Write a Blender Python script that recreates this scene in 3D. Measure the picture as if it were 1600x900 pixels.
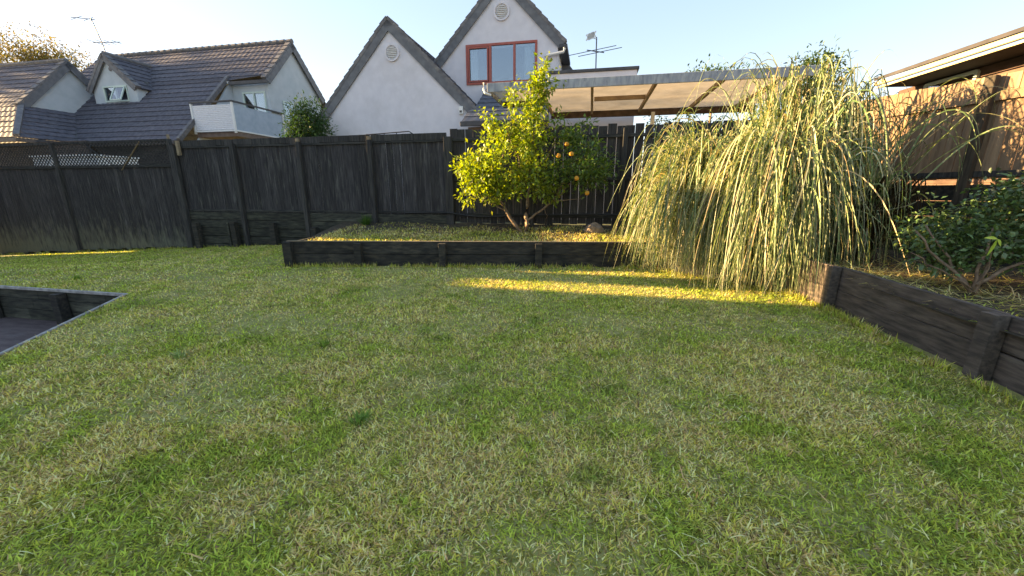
import bpy, bmesh, math, random
import numpy as np
from mathutils import Vector, Matrix, noise as mnoise
from mathutils.geometry import tessellate_polygon
random.seed(7); rng = np.random.default_rng(11)
R = math.radians
scene = bpy.context.scene
for o in list(bpy.data.objects): bpy.data.objects.remove(o)

# ------------------------------------------------------------------ camera
H = 1.4
PITCH = 14.1
cam_d = bpy.data.cameras.new('camera'); cam = bpy.data.objects.new('camera', cam_d)
scene.collection.objects.link(cam); scene.camera = cam
cam.location = (0, 0, H); cam.rotation_euler = (R(90 - PITCH), 0, 0)
cam_d.sensor_width = 36; cam_d.lens = 600 / 1600 * 36
cam_d.clip_start = 0.05; cam_d.clip_end = 3000
# ------------------------------------------------------------------ light
SUN_AZ = 12.3      # degrees from -X towards +Y
SUN_EL = 11.3
GAM, SATV = 0.45, 1.55
world = bpy.data.worlds.new('World'); scene.world = world; world.use_nodes = True
wn = world.node_tree; wn.nodes.clear()
sky = wn.nodes.new('ShaderNodeTexSky'); sky.sky_type = 'NISHITA'; sky.sun_disc = False
sky.sun_elevation = R(SUN_EL); sky.sun_rotation = R(-(90 - SUN_AZ))
sky.air_density = 0.9; sky.dust_density = 0.3; sky.ozone_density = 2.6; sky.altitude = 20
bg = wn.nodes.new('ShaderNodeBackground'); bg.inputs['Strength'].default_value = 0.15
wo = wn.nodes.new('ShaderNodeOutputWorld')
gm = wn.nodes.new('ShaderNodeGamma'); gm.inputs[1].default_value = GAM
hsv = wn.nodes.new('ShaderNodeHueSaturation'); hsv.inputs['Saturation'].default_value = SATV
wn.links.new(sky.outputs[0], gm.inputs[0]); wn.links.new(gm.outputs[0], hsv.inputs['Color']); wn.links.new(hsv.outputs[0], bg.inputs[0]); wn.links.new(bg.outputs[0], wo.inputs[0])
sd = bpy.data.lights.new('sun', 'SUN'); sd.energy = 5.0; sd.angle = R(0.5); sd.color = (1.0, 0.84, 0.48)
so = bpy.data.objects.new('sun', sd); scene.collection.objects.link(so)
sdir = Vector((-math.cos(R(SUN_AZ)) * math.cos(R(SUN_EL)), math.sin(R(SUN_AZ)) * math.cos(R(SUN_EL)), math.sin(R(SUN_EL))))
so.rotation_euler = sdir.to_track_quat('Z', 'Y').to_euler()
scene.view_settings.view_transform = 'Standard'; scene.view_settings.look = 'None'
scene.view_settings.exposure = 2.62; scene.view_settings.gamma = 1.0
scene.view_settings.use_white_balance = True; scene.view_settings.white_balance_temperature = 8600; scene.view_settings.white_balance_tint = 27

# ------------------------------------------------------------------ grid frame of the estate (u along the fence, v away)
A = R(11.3); CA, SA = math.cos(A), math.sin(A)
def W(u, v, z=0.0): return Vector((u * CA + v * SA, -u * SA + v * CA, z))
ROTZ = -A

# ------------------------------------------------------------------ materials
def mat(name, c1, c2=None, scale=6.0, rough=0.75, bump=0.0, bscale=40.0, stretch=(1, 1, 1), spec=0.3, detail=6, c3=None, s3=1.5, t3=(0.55, 0.7), coords='pos', metal=0.0, lo=0.35, hi=0.65, rand=0.0):
    m = bpy.data.materials.new(name); m.use_nodes = True
    nt = m.node_tree; N = nt.nodes; L = nt.links
    b = N['Principled BSDF']; b.inputs['Roughness'].default_value = rough
    b.inputs['Specular IOR Level'].default_value = spec; b.inputs['Metallic'].default_value = metal
    g = N.new('ShaderNodeNewGeometry'); mp = N.new('ShaderNodeMapping')
    mp.inputs['Rotation'].default_value = (0, 0, A); mp.inputs['Scale'].default_value = stretch
    mp.vector_type = 'POINT'
    # rotate first into the estate grid, then stretch
    mr = N.new('ShaderNodeMapping'); mr.inputs['Rotation'].default_value = (0, 0, A)
    mp.inputs['Rotation'].default_value = (0, 0, 0)
    L.new(g.outputs['Position'], mr.inputs[0]); L.new(mr.outputs[0], mp.inputs[0])
    no = N.new('ShaderNodeTexNoise'); no.inputs['Scale'].default_value = scale; no.inputs['Detail'].default_value = detail
    L.new(mp.outputs[0], no.inputs['Vector'])
    cr = N.new('ShaderNodeValToRGB'); cr.color_ramp.elements[0].position = lo; cr.color_ramp.elements[1].position = hi
    cr.color_ramp.elements[0].color = (*c1, 1); cr.color_ramp.elements[1].color = (*(c2 or c1), 1)
    L.new(no.outputs[0], cr.inputs[0]); out = cr.outputs[0]
    if c3:
        n3 = N.new('ShaderNodeTexNoise'); n3.inputs['Scale'].default_value = s3; n3.inputs['Detail'].default_value = 8; n3.inputs['Roughness'].default_value = 0.65
        L.new(mp.outputs[0], n3.inputs['Vector'])
        r3 = N.new('ShaderNodeValToRGB'); r3.color_ramp.elements[0].position = t3[0]; r3.color_ramp.elements[1].position = t3[1]
        L.new(n3.outputs[0], r3.inputs[0])
        mx = N.new('ShaderNodeMix'); mx.data_type = 'RGBA'
        L.new(r3.outputs[0], mx.inputs[0]); L.new(out, mx.inputs[6]); mx.inputs[7].default_value = (*c3, 1); out = mx.outputs[2]
    if rand:
        oi = N.new('ShaderNodeObjectInfo'); mu = N.new('ShaderNodeMath'); mu.operation = 'MULTIPLY_ADD'
        mu.inputs[1].default_value = rand; mu.inputs[2].default_value = 1 - rand / 2
        L.new(oi.outputs['Random'], mu.inputs[0])
        hs = N.new('ShaderNodeHueSaturation'); L.new(mu.outputs[0], hs.inputs['Value']); L.new(out, hs.inputs['Color']); out = hs.outputs[0]
    L.new(out, b.inputs['Base Color'])
    if bump:
        nb = N.new('ShaderNodeTexNoise'); nb.inputs['Scale'].default_value = bscale; nb.inputs['Detail'].default_value = 5
        L.new(mp.outputs[0], nb.inputs['Vector'])
        bp = N.new('ShaderNodeBump'); bp.inputs['Strength'].default_value = bump; bp.inputs['Distance'].default_value = 0.02
        L.new(nb.outputs[0], bp.inputs['Height']); L.new(bp.outputs[0], b.inputs['Normal'])
    return m
def leafmat(name, trans=0.35, rough=0.5, bands=False, spec=0.4, boost=(1.2, 1.3, 0.6)):
    m = bpy.data.materials.new(name); m.use_nodes = True
    nt = m.node_tree; N = nt.nodes; L = nt.links
    b = N['Principled BSDF']; b.inputs['Roughness'].default_value = rough; b.inputs['Specular IOR Level'].default_value = spec
    at = N.new('ShaderNodeAttribute'); at.attribute_name = 'Col'
    out = at.outputs['Color']
    if bands:
        ln = N.new('ShaderNodeAttribute'); ln.attribute_name = 'along'
        mm = N.new('ShaderNodeMath'); mm.operation = 'FRACT'; L.new(ln.outputs['Fac'], mm.inputs[0])
        rp = N.new('ShaderNodeValToRGB'); rp.color_ramp.elements[0].position = 0.10; rp.color_ramp.elements[0].color = (1, 1, 1, 1)
        rp.color_ramp.elements[1].position = 0.2; rp.color_ramp.elements[1].color = (0, 0, 0, 1)
        L.new(mm.outputs[0], rp.inputs[0])
        mx = N.new('ShaderNodeMix'); mx.data_type = 'RGBA'; L.new(rp.outputs[0], mx.inputs[0]); L.new(out, mx.inputs[6])
        mx.inputs[7].default_value = (0.42, 0.41, 0.22, 1); out = mx.outputs[2]
    L.new(out, b.inputs['Base Color'])
    tr = N.new('ShaderNodeBsdfTranslucent'); ml = N.new('ShaderNodeMix'); ml.data_type = 'RGBA'; ml.blend_type = 'MULTIPLY'
    ml.inputs[0].default_value = 1; L.new(out, ml.inputs[6]); ml.inputs[7].default_value = (*boost, 1)
    L.new(ml.outputs[2], tr.inputs[0])
    ms = N.new('ShaderNodeMixShader'); ms.inputs[0].default_value = trans
    L.new(b.outputs[0], ms.inputs[1]); L.new(tr.outputs[0], ms.inputs[2]); L.new(ms.outputs[0], N['Material Output'].inputs[0])
    return m
def glassmat(name, tint=(0.75, 0.85, 0.9), alpha=0.45):
    m = bpy.data.materials.new(name); m.use_nodes = True; N = m.node_tree.nodes; L = m.node_tree.links; N.remove(N['Principled BSDF'])
    g = N.new('ShaderNodeBsdfGlossy'); g.inputs['Roughness'].default_value = 0.03; g.inputs[0].default_value = (*tint, 1)
    t = N.new('ShaderNodeBsdfTransparent'); t.inputs[0].default_value = (0.8, 0.86, 0.88, 1)
    x = N.new('ShaderNodeMixShader'); x.inputs[0].default_value = alpha
    L.new(t.outputs[0], x.inputs[1]); L.new(g.outputs[0], x.inputs[2]); L.new(x.outputs[0], N['Material Output'].inputs[0])
    return m
VS = (6, 6, 0.5)   # vertical streaks
def splash(m):
    nt = m.node_tree; N = nt.nodes; L = nt.links; b = N['Principled BSDF']; src = b.inputs['Base Color'].links[0].from_socket
    g = N.new('ShaderNodeNewGeometry'); sx = N.new('ShaderNodeSeparateXYZ'); L.new(g.outputs['Position'], sx.inputs[0])
    mr = N.new('ShaderNodeMapRange'); mr.inputs[1].default_value = .7; mr.inputs[2].default_value = -.5; mr.inputs[3].default_value = 0; mr.inputs[4].default_value = .48
    L.new(sx.outputs[2], mr.inputs[0])
    mp = N.new('ShaderNodeMapping'); mp.inputs['Scale'].default_value = (5, 5, 1.4); L.new(g.outputs['Position'], mp.inputs[0])
    no = N.new('ShaderNodeTexNoise'); no.inputs['Scale'].default_value = 2.2; no.inputs['Detail'].default_value = 7; L.new(mp.outputs[0], no.inputs['Vector'])
    ad = N.new('ShaderNodeMath'); ad.operation = 'ADD'; L.new(mr.outputs[0], ad.inputs[0]); L.new(no.outputs[0], ad.inputs[1])
    rp = N.new('ShaderNodeValToRGB'); rp.color_ramp.elements[0].position = .62; rp.color_ramp.elements[1].position = .95; L.new(ad.outputs[0], rp.inputs[0])
    mx = N.new('ShaderNodeMix'); mx.data_type = 'RGBA'; L.new(rp.outputs[0], mx.inputs[0]); L.new(src, mx.inputs[6]); mx.inputs[7].default_value = (.13, .135, .10, 1); L.new(mx.outputs[2], b.inputs['Base Color'])
M = {}
M['fence'] = mat('black_stained_timber', (.024, .023, .025), (.056, .053, .054), 5, .85, .5, 30, VS, c3=(.13, .135, .12), s3=3, t3=(.56, .76), rand=.5)
splash(M['fence'])
M['fence_w'] = mat('weathered_timber', (.026, .026, .027), (.062, .060, .056), 5, .9, .5, 30, VS, c3=(.12, .12, .10), s3=3, t3=(.60, .78), rand=.4)
M['rail'] = mat('black_timber_rail', (.018, .019, .020), (.055, .055, .050), 7, .85, .4, 30, (.6, 6, 6), c3=(.12, .12, .10), s3=3, t3=(.58, .76), rand=.4)
M['ret'] = mat('mossy_dark_timber', (.022, .023, .020), (.060, .062, .048), 6, .9, .5, 30, (.7, 4, 4), c3=(.11, .115, .085), s3=2.5, t3=(.54, .72), rand=.4)
M['bed'] = mat('dark_bed_timber', (.018, .018, .017), (.050, .046, .038), 5, .85, .5, 30, (.7, 4, 4), c3=(.085, .07, .05), s3=2.5, t3=(.55, .75), rand=.4)
M['bedr'] = mat('brown_bed_timber', (.055, .045, .040), (.135, .108, .090), 6, .85, .5, 30, (4, .7, 5), c3=(.15, .13, .11), s3=2.5, t3=(.56, .76), rand=.3)
M['raw_lit'] = mat('cut_and_sunlit_timber', (.20, .15, .10), (.30, .23, .15), 10, .85, .3, 40)  # tone of the loose batten, also paints sunlit post tops and bed edges
M['brownfence'] = mat('brown_paling_timber', (.17, .11, .07), (.30, .20, .125), 4, .85, .4, 40, VS, c3=(.09, .07, .055), s3=2, t3=(.52, .72), rand=.5)
M['darkpost'] = mat('dark_post', (.035, .028, .020), (.07, .055, .04), 6, .85, .4, 30, VS)
M['stucco'] = mat('white_stucco', (.64, .62, .66), (.70, .68, .72), 3, .9, .25, 90, c3=(.55, .53, .55), s3=.8, t3=(.5, .8))
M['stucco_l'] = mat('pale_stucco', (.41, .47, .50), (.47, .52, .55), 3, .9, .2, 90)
M['tile'] = mat('grey_brown_roof_tile', (.068, .066, .082), (.110, .104, .122), 7, .7, .3, 30, c3=(.16, .15, .16), s3=3, t3=(.55, .8), rand=.25)
M['tileb'] = mat('blue_grey_roof_tile', (.075, .085, .105), (.12, .13, .155), 7, .6, .35, 30, c3=(.18, .19, .2), s3=3, t3=(.55, .8), rand=.25)
M['verge'] = mat('grey_verge_tile', (.12, .115, .12), (.19, .18, .18), 7, .75, .35, 30, c3=(.28, .25, .22), s3=4, t3=(.55, .75), rand=.3)
M['barge'] = mat('grey_barge_board', (.11, .115, .125), (.16, .165, .175), 5, .6, .1, 30)
M['whitepaint'] = mat('white_paint', (.70, .70, .68), (.76, .76, .74), 5, .45, .05, 30)
M['mint'] = mat('pale_green_frame', (.48, .60, .54), (.54, .64, .58), 5, .45)
M['red'] = mat('red_brown_frame', (.40, .095, .075), (.46, .12, .09), 8, .5)
M['room'] = mat('dim_room', (.10, .11, .12), (.14, .15, .16), 1, .9)
M['curtain'] = mat('white_curtain', (.66, .68, .68), (.72, .74, .74), 3, .9)
M['glass'] = glassmat('window_glass', (.55, .62, .68), .35)
M['darkgrey'] = mat('dark_grey_metal', (.05, .05, .055), (.08, .08, .085), 5, .5)
M['metal'] = mat('grey_metal', (.10, .10, .11), (.16, .16, .17), 5, .5)
M['fascia'] = mat('peeling_grey_white_fascia', (.26, .28, .31), (.42, .44, .45), 7, .8, .2, 30, (1.5, 1, .4), c3=(.16, .17, .19), s3=6, t3=(.56, .70))
M['poly'] = mat('tan_corrugated_sheet', (.52, .44, .33), (.60, .51, .39), 3, .6, 0, 30, c3=(.42, .35, .26), s3=1, t3=(.5, .7))
_n = M['poly'].node_tree; _b = _n.nodes['Principled BSDF']; _t = _n.nodes.new('ShaderNodeBsdfTranslucent'); _x = _n.nodes.new('ShaderNodeMixShader')
_x.inputs[0].default_value = .55; _n.links.new(_b.inputs['Base Color'].links[0].from_socket, _t.inputs[0]); _n.links.new(_b.outputs[0], _x.inputs[1]); _n.links.new(_t.outputs[0], _x.inputs[2]); _n.links.new(_x.outputs[0], _n.nodes['Material Output'].inputs[0])
M['beam'] = mat('brown_beam', (.30, .21, .14), (.40, .29, .19), 6, .8, .2, 30)
M['beamd'] = mat('dark_brown_beam', (.07, .045, .035), (.12, .08, .06), 6, .8, .2, 30)
M['panelw'] = mat('white_balcony_panel', (.60, .60, .63), (.74, .74, .76), 10, .6, .1, 30, (1, 1, 3))
M['panelb'] = mat('blue_grey_balcony_panel', (.30, .38, .46), (.36, .44, .52), 4, .5)
M['brownwall'] = mat('brown_render', (.16, .11, .09), (.22, .16, .13), 5, .9, .2, 60)
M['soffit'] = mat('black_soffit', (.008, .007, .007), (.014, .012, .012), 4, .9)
M['wb'] = mat('brown_weatherboard', (.10, .060, .043), (.15, .09, .065), 4, .8, .2, 30, (1, 1, 3), rand=.2)
M['cream'] = mat('cream_gutter', (.46, .39, .22), (.54, .46, .27), 4, .5)
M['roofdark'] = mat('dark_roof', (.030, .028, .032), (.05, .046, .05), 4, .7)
M['soil'] = mat('dark_soil', (.035, .027, .018), (.085, .065, .042), 12, .95, .8, 40, c3=(.15, .115, .065), s3=5, t3=(.55, .68))
M['pit'] = mat('dark_purple_brown_paving', (.080, .056, .056), (.120, .088, .086), 4, .85, .4, 60, (1, 3, 1), c3=(.12, .10, .10), s3=3, t3=(.55, .7))
M['edge'] = mat('pale_timber_edge', (.22, .215, .21), (.40, .39, .38), 12, .85, .3, 40)
M['lawn'] = mat('lawn_soil', (.20, .22, .05), (.36, .33, .12), 9, .95, .8, 60, c3=(.34, .26, .15), s3=3, t3=(.55, .7))
M['ground'] = mat('neighbour_ground', (.10, .12, .06), (.16, .17, .09), 2, .95)
M['stone'] = mat('brown_stone', (.15, .11, .08), (.30, .23, .17), 9, .9, .6, 30)
M['bark'] = mat('brown_bark', (.13, .085, .055), (.24, .17, .11), 20, .85, .5, 50)
M['hose'] = mat('black_rubber', (.015, .015, .016), (.025, .025, .026), 9, .5)
M['orange'] = mat('orange_peel', (.50, .20, .02), (.58, .27, .03), 12, .5, .2, 150)
M['turf'] = leafmat('turf_blades', .38, .8, spec=.08, boost=(1.3, 1.3, .7))
M['leaf'] = leafmat('citrus_leaf', .40, .42, spec=.45, boost=(1.5, 1.45, .45))
M['dleaf'] = leafmat('dark_shrub_leaf', .2, .4, spec=.5)
M['bleaf'] = leafmat('background_leaf', .3, .6)
M['zebra'] = leafmat('banded_grass_leaf', .30, .5, bands=True, boost=(1.3, 1.25, .6))

# ------------------------------------------------------------------ object helpers
COL = scene.collection
def tag(o, label=None, cat=None, group=None, kind=None):
    if label: o['label'] = label
    if cat: o['category'] = cat
    if group: o['group'] = group
    if kind: o['kind'] = kind
    return o
def thing(name, label, cat, loc, group=None):
    o = bpy.data.objects.new(name, None); COL.objects.link(o); o.location = loc; o.empty_display_size = .2
    return tag(o, label, cat, group)
def rootloc(p):
    l = Vector((0, 0, 0))
    while p is not None: l += p.location; p = p.parent
    return l
def link(name, me, m, parent=None, loc=None):
    o = bpy.data.objects.new(name, me); COL.objects.link(o)
    if m is not None and not me.materials: me.materials.append(m)
    if parent is not None: o.parent = parent
    if loc is not None: o.location = loc
    return o
class MB:
    def __init__(s): s.v = []; s.f = []
    def add(s, vs, fs):
        n = len(s.v); s.v += [tuple(p) for p in vs]; s.f += [tuple(i + n for i in f) for f in fs]; return s
    def hexa(s, p):   # 8 points: bottom 4 ccw, top 4
        return s.add(p, [(0, 3, 2, 1), (4, 5, 6, 7), (0, 1, 5, 4), (1, 2, 6, 5), (2, 3, 7, 6), (3, 0, 4, 7)])
    def box(s, u0, u1, v0, v1, z0, z1):   # in the estate grid
        return s.hexa([W(u0, v0, z0), W(u1, v0, z0), W(u1, v1, z0), W(u0, v1, z0), W(u0, v0, z1), W(u1, v0, z1), W(u1, v1, z1), W(u0, v1, z1)])
    def bar(s, a, b, w, h, up=Vector((0, 0, 1))):   # rectangular bar between two world points
        a = Vector(a); b = Vector(b); d = (b - a).normalized(); x = d.cross(up)
        if x.length < 1e-4: x = d.cross(Vector((0, 1, 0)))
        x.normalize(); y = x.cross(d).normalized(); x *= w / 2; y *= h / 2
        return s.hexa([a - x - y, a + x - y, a + x + y, a - x + y, b - x - y, b + x - y, b + x + y, b - x + y])
    def tube(s, pts, rad, n=6, closed=True):
        pts = [Vector(p) for p in pts]; rings = []
        rr = rad if isinstance(rad, (list, tuple)) else [rad] * len(pts)
        for i, p in enumerate(pts):
            d = (pts[min(i + 1, len(pts) - 1)] - pts[max(i - 1, 0)]).normalized()
            x = d.cross(Vector((0, 0, 1)));
            if x.length < 1e-3: x = d.cross(Vector((0, 1, 0)))
            x.normalize(); y = d.cross(x)
            rings.append([p + (x * math.cos(2 * math.pi * k / n) + y * math.sin(2 * math.pi * k / n)) * rr[i] for k in range(n)])
        vs = [q for r in rings for q in r]; fs = []
        for i in range(len(pts) - 1):
            for k in range(n):
                fs.append((i * n + k, i * n + (k + 1) % n, (i + 1) * n + (k + 1) % n, (i + 1) * n + k))
        fs.append(tuple(range(n - 1, -1, -1))); fs.append(tuple((len(pts) - 1) * n + k for k in range(n)))
        return s.add(vs, fs)
    def build(s, name, m, parent=None, smooth=False, bevel=0):
        L0 = rootloc(parent)
        if parent is None:
            L0 = Vector(s.v[0]); L0 = Vector((sum(v[0] for v in s.v) / len(s.v), sum(v[1] for v in s.v) / len(s.v), min(v[2] for v in s.v)))
        me = bpy.data.meshes.new(name); me.from_pydata([(x - L0.x, y - L0.y, z - L0.z) for x, y, z in s.v], [], s.f)
        if smooth: me.polygons.foreach_set('use_smooth', [True] * len(me.polygons))
        bm = bmesh.new(); bm.from_mesh(me); bmesh.ops.recalc_face_normals(bm, faces=bm.faces)
        if bevel: bmesh.ops.bevel(bm, geom=bm.edges[:], offset=bevel, segments=1, affect='EDGES')
        bm.to_mesh(me); bm.free(); me.update()
        o = link(name, me, m, parent)
        if parent is None: o.location = L0
        return o
def prism(mb, poly, uvw, thick):
    """poly: 2D points mapped by uvw(a,b,d) -> world, extruded by d=0..thick, convex or not"""
    tri = tessellate_polygon([[Vector((a, b, 0)) for a, b in poly]]); n = len(poly)
    vs = [uvw(a, b, 0) for a, b in poly] + [uvw(a, b, thick) for a, b in poly]
    fs = [t for t in tri] + [tuple(i + n for i in reversed(t)) for t in tri]
    fs += [(i, (i + 1) % n, (i + 1) % n + n, i + n) for i in range(n)]
    return mb.add(vs, fs)
def wall_holes(mb, outer, holes, uvw, thick):
    loops = [outer] + [h[::-1] for h in holes]
    tri = tessellate_polygon([[Vector((a, b, 0)) for a, b in l] for l in loops])
    flat = [p for l in loops for p in l]; n = len(flat)
    vs = [uvw(a, b, 0) for a, b in flat] + [uvw(a, b, thick) for a, b in flat]
    fs = [tuple(t) for t in tri] + [tuple(i + n for i in reversed(t)) for t in tri]
    k = 0
    for l in loops:
        m_ = len(l)
        for i in range(m_): fs.append((k + i, k + (i + 1) % m_, k + (i + 1) % m_ + n, k + i + n))
        k += m_
    return mb.add(vs, fs)
def piece(mesh_cache, key, dims):   # unit board mesh with origin at its bottom-centre; cheap bevelled box
    if key in mesh_cache: return mesh_cache[key]
    w, d, h = dims; mb = MB(); c = min(.004, w / 6, d / 6)
    vs = []
    for z in (0, h):
        for (x, y) in ((-w/2 + c, -d/2), (w/2 - c, -d/2), (w/2, -d/2 + c), (w/2, d/2 - c), (w/2 - c, d/2), (-w/2 + c, d/2), (-w/2, d/2 - c), (-w/2, -d/2 + c)):
            vs.append((x, y, z))
    fs = [tuple(range(7, -1, -1)), tuple(range(8, 16))] + [(i, (i + 1) % 8, (i + 1) % 8 + 8, i + 8) for i in range(8)]
    me = bpy.data.meshes.new(key); me.from_pydata(vs, [], fs); me.update(); mesh_cache[key] = me
    return me
CACHE = {}
def board(name, parent, u, v, z0, w, d, h, m, tilt=0.0, rz=ROTZ, variants=1):
    key = f'{name}_{w:.3f}_{d:.3f}_{h:.3f}_{m.name}'
    me = piece(CACHE, key, (w, d, h))
    o = link(name, me, m, parent); p = W(u, v, z0); L0 = rootloc(parent); o.location = p - L0
    o.rotation_euler = (0, tilt, rz)
    return o

# ------------------------------------------------------------------ ground, lawn, sunken area
def lawn_z(u, v):
    d = np.maximum(0, -u - 7.2); f = np.clip((v - 4.6) / 2.5, 0, 1); f = f * f * (3 - 2 * f)
    return -0.058 * d * f
def diag_u(v): return -6.33 + (4.03 - v) * (1.25 / 1.80)      # right edge of the sunken area
def grid_mesh(name, fn, nu, nv, m, kind='structure', label=None):
    vs = []; fs = []
    for j in range(nv + 1):
        for i in range(nu + 1): vs.append(fn(i / nu, j / nv))
    for j in range(nv):
        for i in range(nu):
            a = j * (nu + 1) + i; fs.append((a, a + 1, a + nu + 2, a + nu + 1))
    me = bpy.data.meshes.new(name); me.from_pydata([tuple(v) for v in vs], [], fs); me.update()
    me.polygons.foreach_set('use_smooth', [True] * len(me.polygons))
    o = link(name, me, m); o['kind'] = kind
    if label: o['label'] = label
    return o
def bumpz(u, v): return 0.012 * mnoise.noise(Vector((u * 1.3, v * 1.3, 0)))
def lawn_fn(s, t):
    # piecewise in v: -3..4.03 (right of the sunken area) then 4.03..9.62
    if t < .5:
        v = -3 + (4.03 + 3) * t * 2; u0 = diag_u(v)
    else:
        v = 4.03 + (9.62 - 4.03) * (t - .5) * 2; u0 = -34
    u = u0 + (6.5 - u0) * (s if t < .5 else s ** .75)
    return W(u, v, float(lawn_z(np.array(u), np.array(v))) + bumpz(u, v))
def build_lawn():
    vs = []; fs = []
    def patch(u0f, u1, va, vb, nu, nv):
        n = len(vs)
        for j in range(nv + 1):
            v = va + (vb - va) * j / nv; u0 = u0f(v)
            for i in range(nu + 1):
                u = u0 + (u1 - u0) * i / nu
                vs.append(tuple(W(u, v, float(lawn_z(np.array(u), np.array(v))) + bumpz(u, v))))
        for j in range(nv):
            for i in range(nu):
                a = n + j * (nu + 1) + i; fs.append((a, a + 1, a + nu + 2, a + nu + 1))
    patch(diag_u, 6.5, -6, 4.03, 60, 50)
    patch(lambda v: -36, 6.5, 4.03, 9.62, 150, 30)
    me = bpy.data.meshes.new('lawn'); me.from_pydata(vs, [], fs); me.update()
    me.polygons.foreach_set('use_smooth', [True] * len(me.polygons))
    o = link('lawn', me, M['lawn']); tag(o, 'mown green and straw lawn filling the foreground', kind='structure')
build_lawn()
mb = MB(); mb.add([(-900, -900, -.9), (900, -900, -.9), (900, 900, -.9), (-900, 900, -.9)], [(0, 1, 2, 3)])
tag(mb.build('ground', M['ground']), kind='structure')
mb = MB(); mb.add([W(-500, 9.72, .35), W(500, 9.72, .35), W(500, 700, .35), W(-500, 700, .35)], [(0, 1, 2, 3)])
tag(mb.build('neighbouring_ground', M['ground']), kind='structure')
mb = MB(); mb.add([W(-17.4, -9, -.5), W(diag_u(-9) , -9, -.5), W(-6.0, 4.2, -.5), W(-17.4, 4.2, -.5)], [(0, 1, 2, 3)])
tag(mb.build('paved_floor', M['pit']), 'dark purple brown paving at the bottom of the sunken corner', kind='structure')

def unit_board(name, parent, a, b, z0, z1, thick, m, side=-1):
    """a long horizontal board between plan points a,b (u,v)"""
    pa = W(*a, 0); pb = W(*b, 0); d = (pb - pa).normalized(); n = Vector((d.y, -d.x, 0)) * thick * side * -1
    mb = MB(); g = .0
    mb.hexa([pa + Vector((0, 0, z0)), pb + Vector((0, 0, z0)), pb + n * -1 + Vector((0, 0, z0)), pa - n + Vector((0, 0, z0)),
             pa + Vector((0, 0, z1)), pb + Vector((0, 0, z1)), pb - n + Vector((0, 0, z1)), pa - n + Vector((0, 0, z1))])
    return mb.build(name, m, parent, bevel=.006)
# sunken area walls: far wall with posts and short boards
sw = thing('retaining_wall', 'dark timber wall with posts lining the far side of the sunken paved corner', 'retaining wall', W(-8, 4.05, -.5))
us = [-6.30, -7.55, -8.98, -10.4, -11.8, -13.2]
for k in range(len(us) - 1):
    for r, (z0, z1) in enumerate(((-.5, -.338), (-.332, -.172), (-.166, -.03))):
        cuts = [us[k + 1], us[k + 1] + (us[k] - us[k + 1]) * (.45 + .1 * r), us[k]] if k < 3 else [us[k + 1], us[k]]
        for c in range(len(cuts) - 1):
            off = random.uniform(0, .012)
            unit_board('board', sw, (cuts[c] + .003, 4.05 - off), (cuts[c + 1] - .003, 4.05 - off), z0, z1, .05, M['ret'], -1)
for u in us[1:]:
    board('post', sw, u + .05, 3.97, -.5, .13, .12, .465, M['bed'])
unit_board('edge_strip', sw, (-13.2, 4.02), (-6.30, 4.02), -.028, .016, .035, M['edge'], -1)
sw2 = thing('retaining_wall', 'pale edged timber kerb running diagonally beside the sunken paving', 'retaining wall', W(-6.3, 4, -.5))
dn = Vector((-1.8, -1.25, 0)).normalized()
p0 = (-6.30, 4.02); p1 = (diag_u(-6), -6)
unit_board('board', sw2, p0, p1, -.5, -.2, .05, M['ret'], 1)
unit_board('board', sw2, p0, p1, -.195, -.02, .05, M['ret'], 1)
unit_board('edge_strip', sw2, (p0[0] + .01, p0[1]), (p1[0] + .01, p1[1]), -.018, .016, .035, M['edge'], 1)

# ------------------------------------------------------------------ boundary fences (v = 9.6)
VF = 9.6
# left: lattice topped fence
lf = thing('lattice_fence', 'dark stained fence at left with diagonal lattice along its top', 'fence', W(-15.5, VF, -.4))
ul = -20.9
while ul < -12.02:
    zb = float(lawn_z(np.array(ul), np.array(9.6)))
    zt = 2.13; b0 = round((zb + .03 + random.choice((0, .02, .05))) * 20) / 20
    board('paling', lf, ul + .1, VF + random.choice((0, .004)), b0, .192, .02, round(zt - b0, 2), M['fence'])
    ul += .199
for (ua, ub) in ((-20.9, -16.45), (-16.33, -11.98)):
    mb = MB(); mb.box(ua, ub, VF - .05, VF - .012, 2.10, 2.18); mb.build('rail', M['rail'], lf)
    mb = MB(); mb.box(ua, ub, VF - .05, VF + .03, 2.80, 2.87); mb.build('rail', M['fence_w'], lf)
    mb = MB(); z0, z1 = 2.18, 2.80; sp = .125; hw = .013
    for sgn, vo in ((1, -.02), (-1, -.032)):
        k = ua - (z1 - z0)
        while k < ub + (z1 - z0):
            # line u = k + sgn*(z - zmid)... clipped
            pts = []
            a_u = k; b_u = k + sgn * (z1 - z0); za, zb_ = z0, z1
            def clip(uu0, zz0, uu1, zz1):
                t0, t1 = 0, 1
                du = uu1 - uu0
                for lim, s_ in ((ua, 1), (ub, -1)):
                    f0 = s_ * (uu0 - lim); f1 = s_ * (uu1 - lim)
                    if f0 < 0 and f1 < 0: return None
                    if f0 < 0: t0 = max(t0, f0 / (f0 - f1))
                    elif f1 < 0: t1 = min(t1, f0 / (f0 - f1))
                if t1 - t0 < .02: return None
                return (uu0 + du * t0, zz0 + (zz1 - zz0) * t0, uu0 + du * t1, zz0 + (zz1 - zz0) * t1)
            c = clip(a_u, za, b_u, zb_)
            if c and random.random() > .015:
                mb.bar(W(c[0], VF + vo, c[1]), W(c[2], VF + vo, c[3]), .008, .027, up=Vector((SA, CA, 0)).cross(Vector((0, 0, 1))))
            k += sp
    tag(mb.build('lattice', M['rail'], lf), kind='stuff')
for u in (-20.9, -16.39, -11.93):
    board('post', lf, u, VF - .06, -.5, .1, .09, 3.36, M['fence_w'])
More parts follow.
